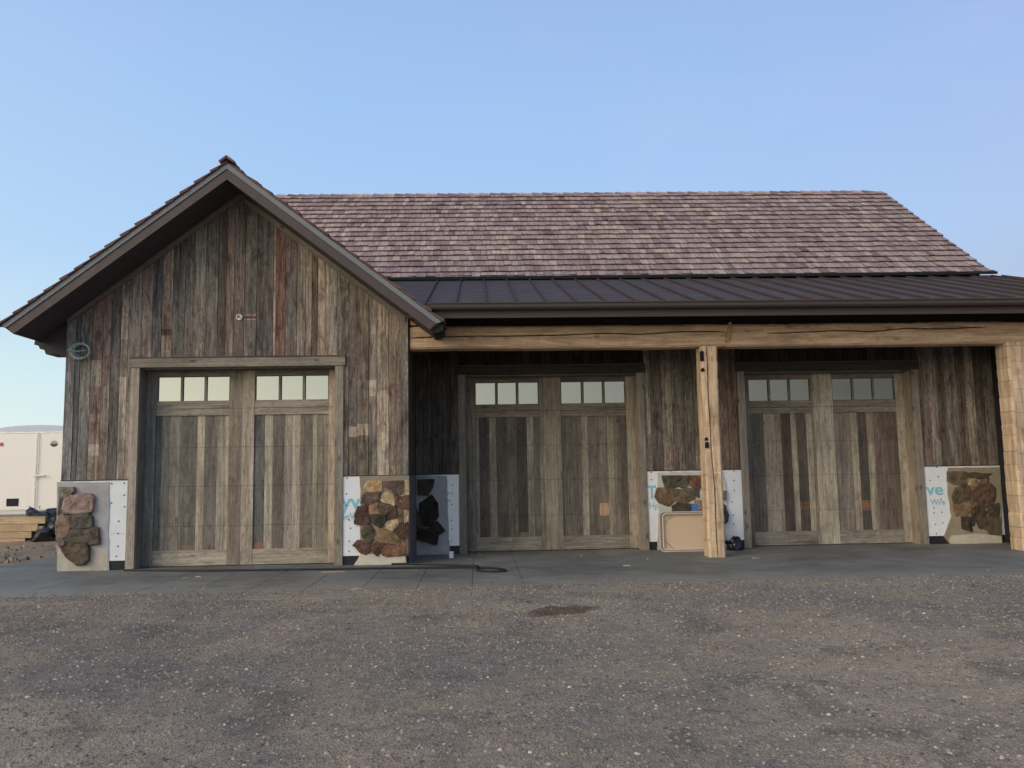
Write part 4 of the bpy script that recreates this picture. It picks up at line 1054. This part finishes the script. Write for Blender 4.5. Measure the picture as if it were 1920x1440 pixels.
# one sheet: fine near, coarse far, built on non-uniform lines
def lines(lo,hi,f0,f1,step,grow=1.35):
    a=list(np.arange(f0,f1+1e-6,step)); s=step*1.5
    while a[-1]<hi: s*=grow; a.append(min(a[-1]+s,hi))
    s=step*1.5
    while a[0]>lo: s*=grow; a.insert(0,max(a[0]-s,lo))
    return a
X=lines(-1500,1500,-12,11,.07); Yl=lines(-1500,1500,-11.2,-3.7,.05)
vs=[(x,y,gh(x,y) if abs(x)<60 and abs(y)<60 else -.02) for y in Yl for x in X]; nx=len(X)
fs=[(j*nx+i,j*nx+i+1,(j+1)*nx+i+1,(j+1)*nx+i) for j in range(len(Yl)-1) for i in range(nx-1)]
me=bpy.data.meshes.new('ground'); me.from_pydata(vs,[],fs); me.update(); me.polygons.foreach_set('use_smooth',[True]*len(fs)); me.materials.append(M['gravel'])
g=bpy.data.objects.new('ground',me); COL.objects.link(g); tag(g,'brown grey gravel yard with tyre-worn patches','ground',kind='structure')

# loose stones
def pebbles(name, n, rng, seed, smin, smax, cols, lab):
    r_=np.random.RandomState(seed)
    x=[];y=[]
    ys=-13+ r_.rand(n*3)*9.0
    ys=-4.0-(r_.rand(n*3)**1.25)*6.4+np.where(r_.rand(n*3)<.10,.75*r_.rand(n*3)**2,0)
    half=(ys+D)*.68+.5
    xs_=(r_.rand(n*3)*2-1)*half
    keep=r_.rand(n*3)<(half/ half.max())**.9
    xs_=xs_[keep][:n]; ys=ys[keep][:n]; n=len(xs_)
    s=smin+(smax-smin)*r_.rand(n)**4.5
    ob=np.array([(1,0,0),(.5,.87,0),(-.5,.87,0),(-1,0,0),(-.5,-.87,0),(.5,-.87,0),(.45,.2,.75),(-.35,.3,.8),(-.05,-.45,.7)],float)
    tri=np.array([(0,1,6),(1,2,7),(1,7,6),(2,3,7),(3,4,8),(3,8,7),(4,5,8),(5,0,6),(5,6,8),(6,7,8)])
    nv=len(ob); V=np.repeat(ob[None],n,0)*(1+.35*(r_.rand(n,nv,3)-.5))
    sc=np.stack([s*(.8+.5*r_.rand(n)),s*(.7+.4*r_.rand(n)),s*(.45+.45*r_.rand(n))],1)
    V=V*sc[:,None,:]; a=r_.rand(n)*6.283; ca,sa=np.cos(a)[:,None],np.sin(a)[:,None]
    vx=V[:,:,0]*ca-V[:,:,1]*sa; vy=V[:,:,0]*sa+V[:,:,1]*ca
    zb=np.array([gh(float(px),float(py)) for px,py in zip(xs_,ys)])-s*.15
    zb[zb<-.06]=0.001
    P=np.stack([vx+xs_[:,None],vy+ys[:,None],V[:,:,2]+zb[:,None]],2).reshape(-1,3)
    F_=(tri[None]+(np.arange(n)*nv)[:,None,None]).reshape(-1,3)
    me=bpy.data.meshes.new(name); me.vertices.add(len(P)); me.vertices.foreach_set('co',P.ravel()); me.loops.add(F_.size); me.loops.foreach_set('vertex_index',F_.ravel().astype(np.int32))
    me.polygons.add(len(F_)); me.polygons.foreach_set('loop_start',np.arange(0,F_.size,3,dtype=np.int32)); me.polygons.foreach_set('loop_total',np.full(len(F_),3,dtype=np.int32)); me.update(calc_edges=True)
    cc=np.array(cols)[r_.choice(len(cols),n,p=[.27,.22,.24,.14,.09,.03,.01])]*(.75+.5*r_.rand(n))[:,None]
    ca_,sa_=math.cos(R(32)),math.sin(R(32)); dx_,dy_=xs_-.76,ys+5.76; q_=((dx_*ca_+dy_*sa_)/.42)**2+((-dx_*sa_+dy_*ca_)/.2)**2; cc=cc*np.where(q_<1,.38,1)[:,None]
    ca=me.color_attributes.new('col','FLOAT_COLOR','POINT'); full=np.ones((n,nv,4)); full[:,:,:3]=cc[:,None,:]; ca.data.foreach_set('color',full.ravel())
    me.materials.append(M['pebble']); o=bpy.data.objects.new(name,me); COL.objects.link(o); tag(o,lab,'gravel',kind='stuff'); return o
M['pebble']=plain('pebble',None,.9,namt=.15,nscale=40,attr=True,spec=.2)
pc=[S(*c,1.5)[:3] for c in ((112,101,88),(103,97,90),(125,112,95),(86,79,70),(134,124,108),(158,144,126),(170,156,138))]
pebbles('gravel',150000,None,4,.003,.017,pc,'loose gravel stones scattered over the yard')
def rubble():
    r=random.Random(12); e=MB()
    for k in range(900):
        x=r.uniform(-13,-7.2); y=r.uniform(-1.5,4.3); q=r.random()**3*.05+.012
        c=r.choice(pc)+() if False else tuple(v*1.0 for v in r.choice(pc[:5]))+(1,)
        p=[Vector((x,y,gh(x,y)-.3*q))+Vector((math.cos(a)*q*r.uniform(.7,1.3),math.sin(a)*q*r.uniform(.6,1.1),0)) for a in [i*1.257+r.uniform(-.2,.2) for i in range(5)]]
        t=[Vector((x,y,gh(x,y)))+ (v-Vector((x,y,v.z)))*.55+Vector((0,0,q*r.uniform(.6,1.0))) for v in p]
        for i in range(5): e.face([p[i],p[(i+1)%5],t[(i+1)%5],t[i]],None,c)
        e.face(t,None,c)
    o=e.build('rubble',M['pebble']); tag(o,'small rubble on the bare ground left of the building','rubble',kind='stuff')
rubble()
# ------------------------------------------------------------------ light
GLOW,GLOWW=3.1,.28
SUN_AZ=R(48)      # left of straight-behind-the-camera
sd=Vector((-math.sin(SUN_AZ),-math.cos(SUN_AZ),math.tan(R(6)))).normalized()
su=bpy.data.lights.new('sun','SUN'); su.energy=1.35; su.angle=R(34); su.color=(1.0,.84,.66)
so=bpy.data.objects.new('sun',su); COL.objects.link(so); sl_=Vector((-math.sin(R(52)),-math.cos(R(50)),math.tan(R(29)))).normalized(); so.rotation_euler=(-sl_).to_track_quat('-Z','Y').to_euler(); so.location=(-20,-20,10)

w=bpy.data.worlds.new('World'); scn.world=w; w.use_nodes=True; nt=w.node_tree; nt.nodes.clear(); T=NT(nt)
sky=T.n('TexSky', sky_type='NISHITA'); sky.sun_disc=False; sky.sun_elevation=R(5); sky.sun_rotation=math.atan2(sd.x,sd.y)
sky.air_density=1.0; sky.dust_density=1.0; sky.ozone_density=1.5; sky.altitude=1500
tc=T.n('TexCoord'); d=tc.outputs['Generated']
nm=T.n('VectorMath', operation='NORMALIZE'); T.l(d,nm.inputs[0]); d=nm.outputs[0]
sx=T.n('SeparateXYZ'); T.l(d,sx.inputs[0])
g0=T.ramp(sx.outputs['Z'],[(0,S(228,240,240)),(.10,S(208,235,246)),(.24,S(178,214,252)),(.42,S(165,202,249)),(.62,S(152,184,236)),(1,S(124,152,196))])
# paler towards the left, more lilac towards the right
az=T.math('ADD',T.math('MULTIPLY',sx.outputs['X'],.9),.5)
g1=T.mix(1,g0,T.ramp(az,[(0,(1.10,1.06,1.0)),(.35,(1,1,1)),(.72,(.99,.97,.985)),(1,(1.03,.92,.94))]),'MULTIPLY')
bk=T.math('MULTIPLY',T.ramp(T.math('MULTIPLY',sx.outputs['Y'],-1),[(0,0),(.5,1)]),T.ramp(T.math('ADD',sx.outputs['X'],.5),[(.35,0),(.95,1)]))
bk=T.math('MULTIPLY',bk,T.ramp(sx.outputs['Z'],[(.12,1),(.45,0)]))
g1=T.mix(T.math('MULTIPLY',bk,.96),g1,(.07,.085,.11))
cn=T.noise(T.mapv(d,(1.2,1.2,3.2),(3.1,0,0)),1.6,4,.55)
g1=T.mix(T.math('MULTIPLY',T.ramp(cn,[(.5,0),(.75,1)]),.28),g1,S(204,212,232))
bank=T.noise(T.mapv(d,(2.2,2.2,9),(4,1,2)),1.3,4,.5)
bk2=T.math('MULTIPLY',T.ramp(sx.outputs['Z'],[(.10,.6),(.20,1),(.27,0)]),T.ramp(sx.outputs['X'],[(.42,0),(.62,1)]))
g1=T.mix(T.math('MULTIPLY',T.math('MULTIPLY',bk2,T.ramp(bank,[(.35,0),(.6,1)])),.55),g1,S(158,180,212))
dt=T.n('VectorMath', operation='DOT_PRODUCT'); T.l(d,dt.inputs[0]); dt.inputs[1].default_value=(sd.x,sd.y,sd.z)
ex_=T.math('EXPONENT',T.math('DIVIDE',T.math('SUBTRACT',dt.outputs['Value'],1),GLOWW))
ez=T.math('EXPONENT',T.math('MULTIPLY',T.math('ABSOLUTE',sx.outputs['Z']),-2.2))
gl=T.math('MULTIPLY',T.math('MULTIPLY',ex_,ez),GLOW)
glc=T.n('VectorMath', operation='SCALE'); glc.inputs[0].default_value=(1.0,.83,.50); T.l(gl,glc.inputs['Scale'])
g2=T.mix(1,g1,glc.outputs[0],'ADD')
g3=T.n('VectorMath', operation='SCALE'); T.l(g2,g3.inputs[0]); g3.inputs['Scale'].default_value=1/.15
mx=T.mix(.92,sky.outputs[0],g3.outputs[0])
bg=T.n('Background'); bg.inputs[1].default_value=.15; out=T.n('OutputWorld')
T.l(mx,bg.inputs[0]); T.l(bg.outputs[0],out.inputs[0])

scn.view_settings.view_transform='Standard'; scn.view_settings.look='None'; scn.view_settings.exposure=0.0; scn.view_settings.gamma=1
scn.view_settings.use_curve_mapping=False
scn.render.engine='CYCLES'; scn.cycles.max_bounces=6
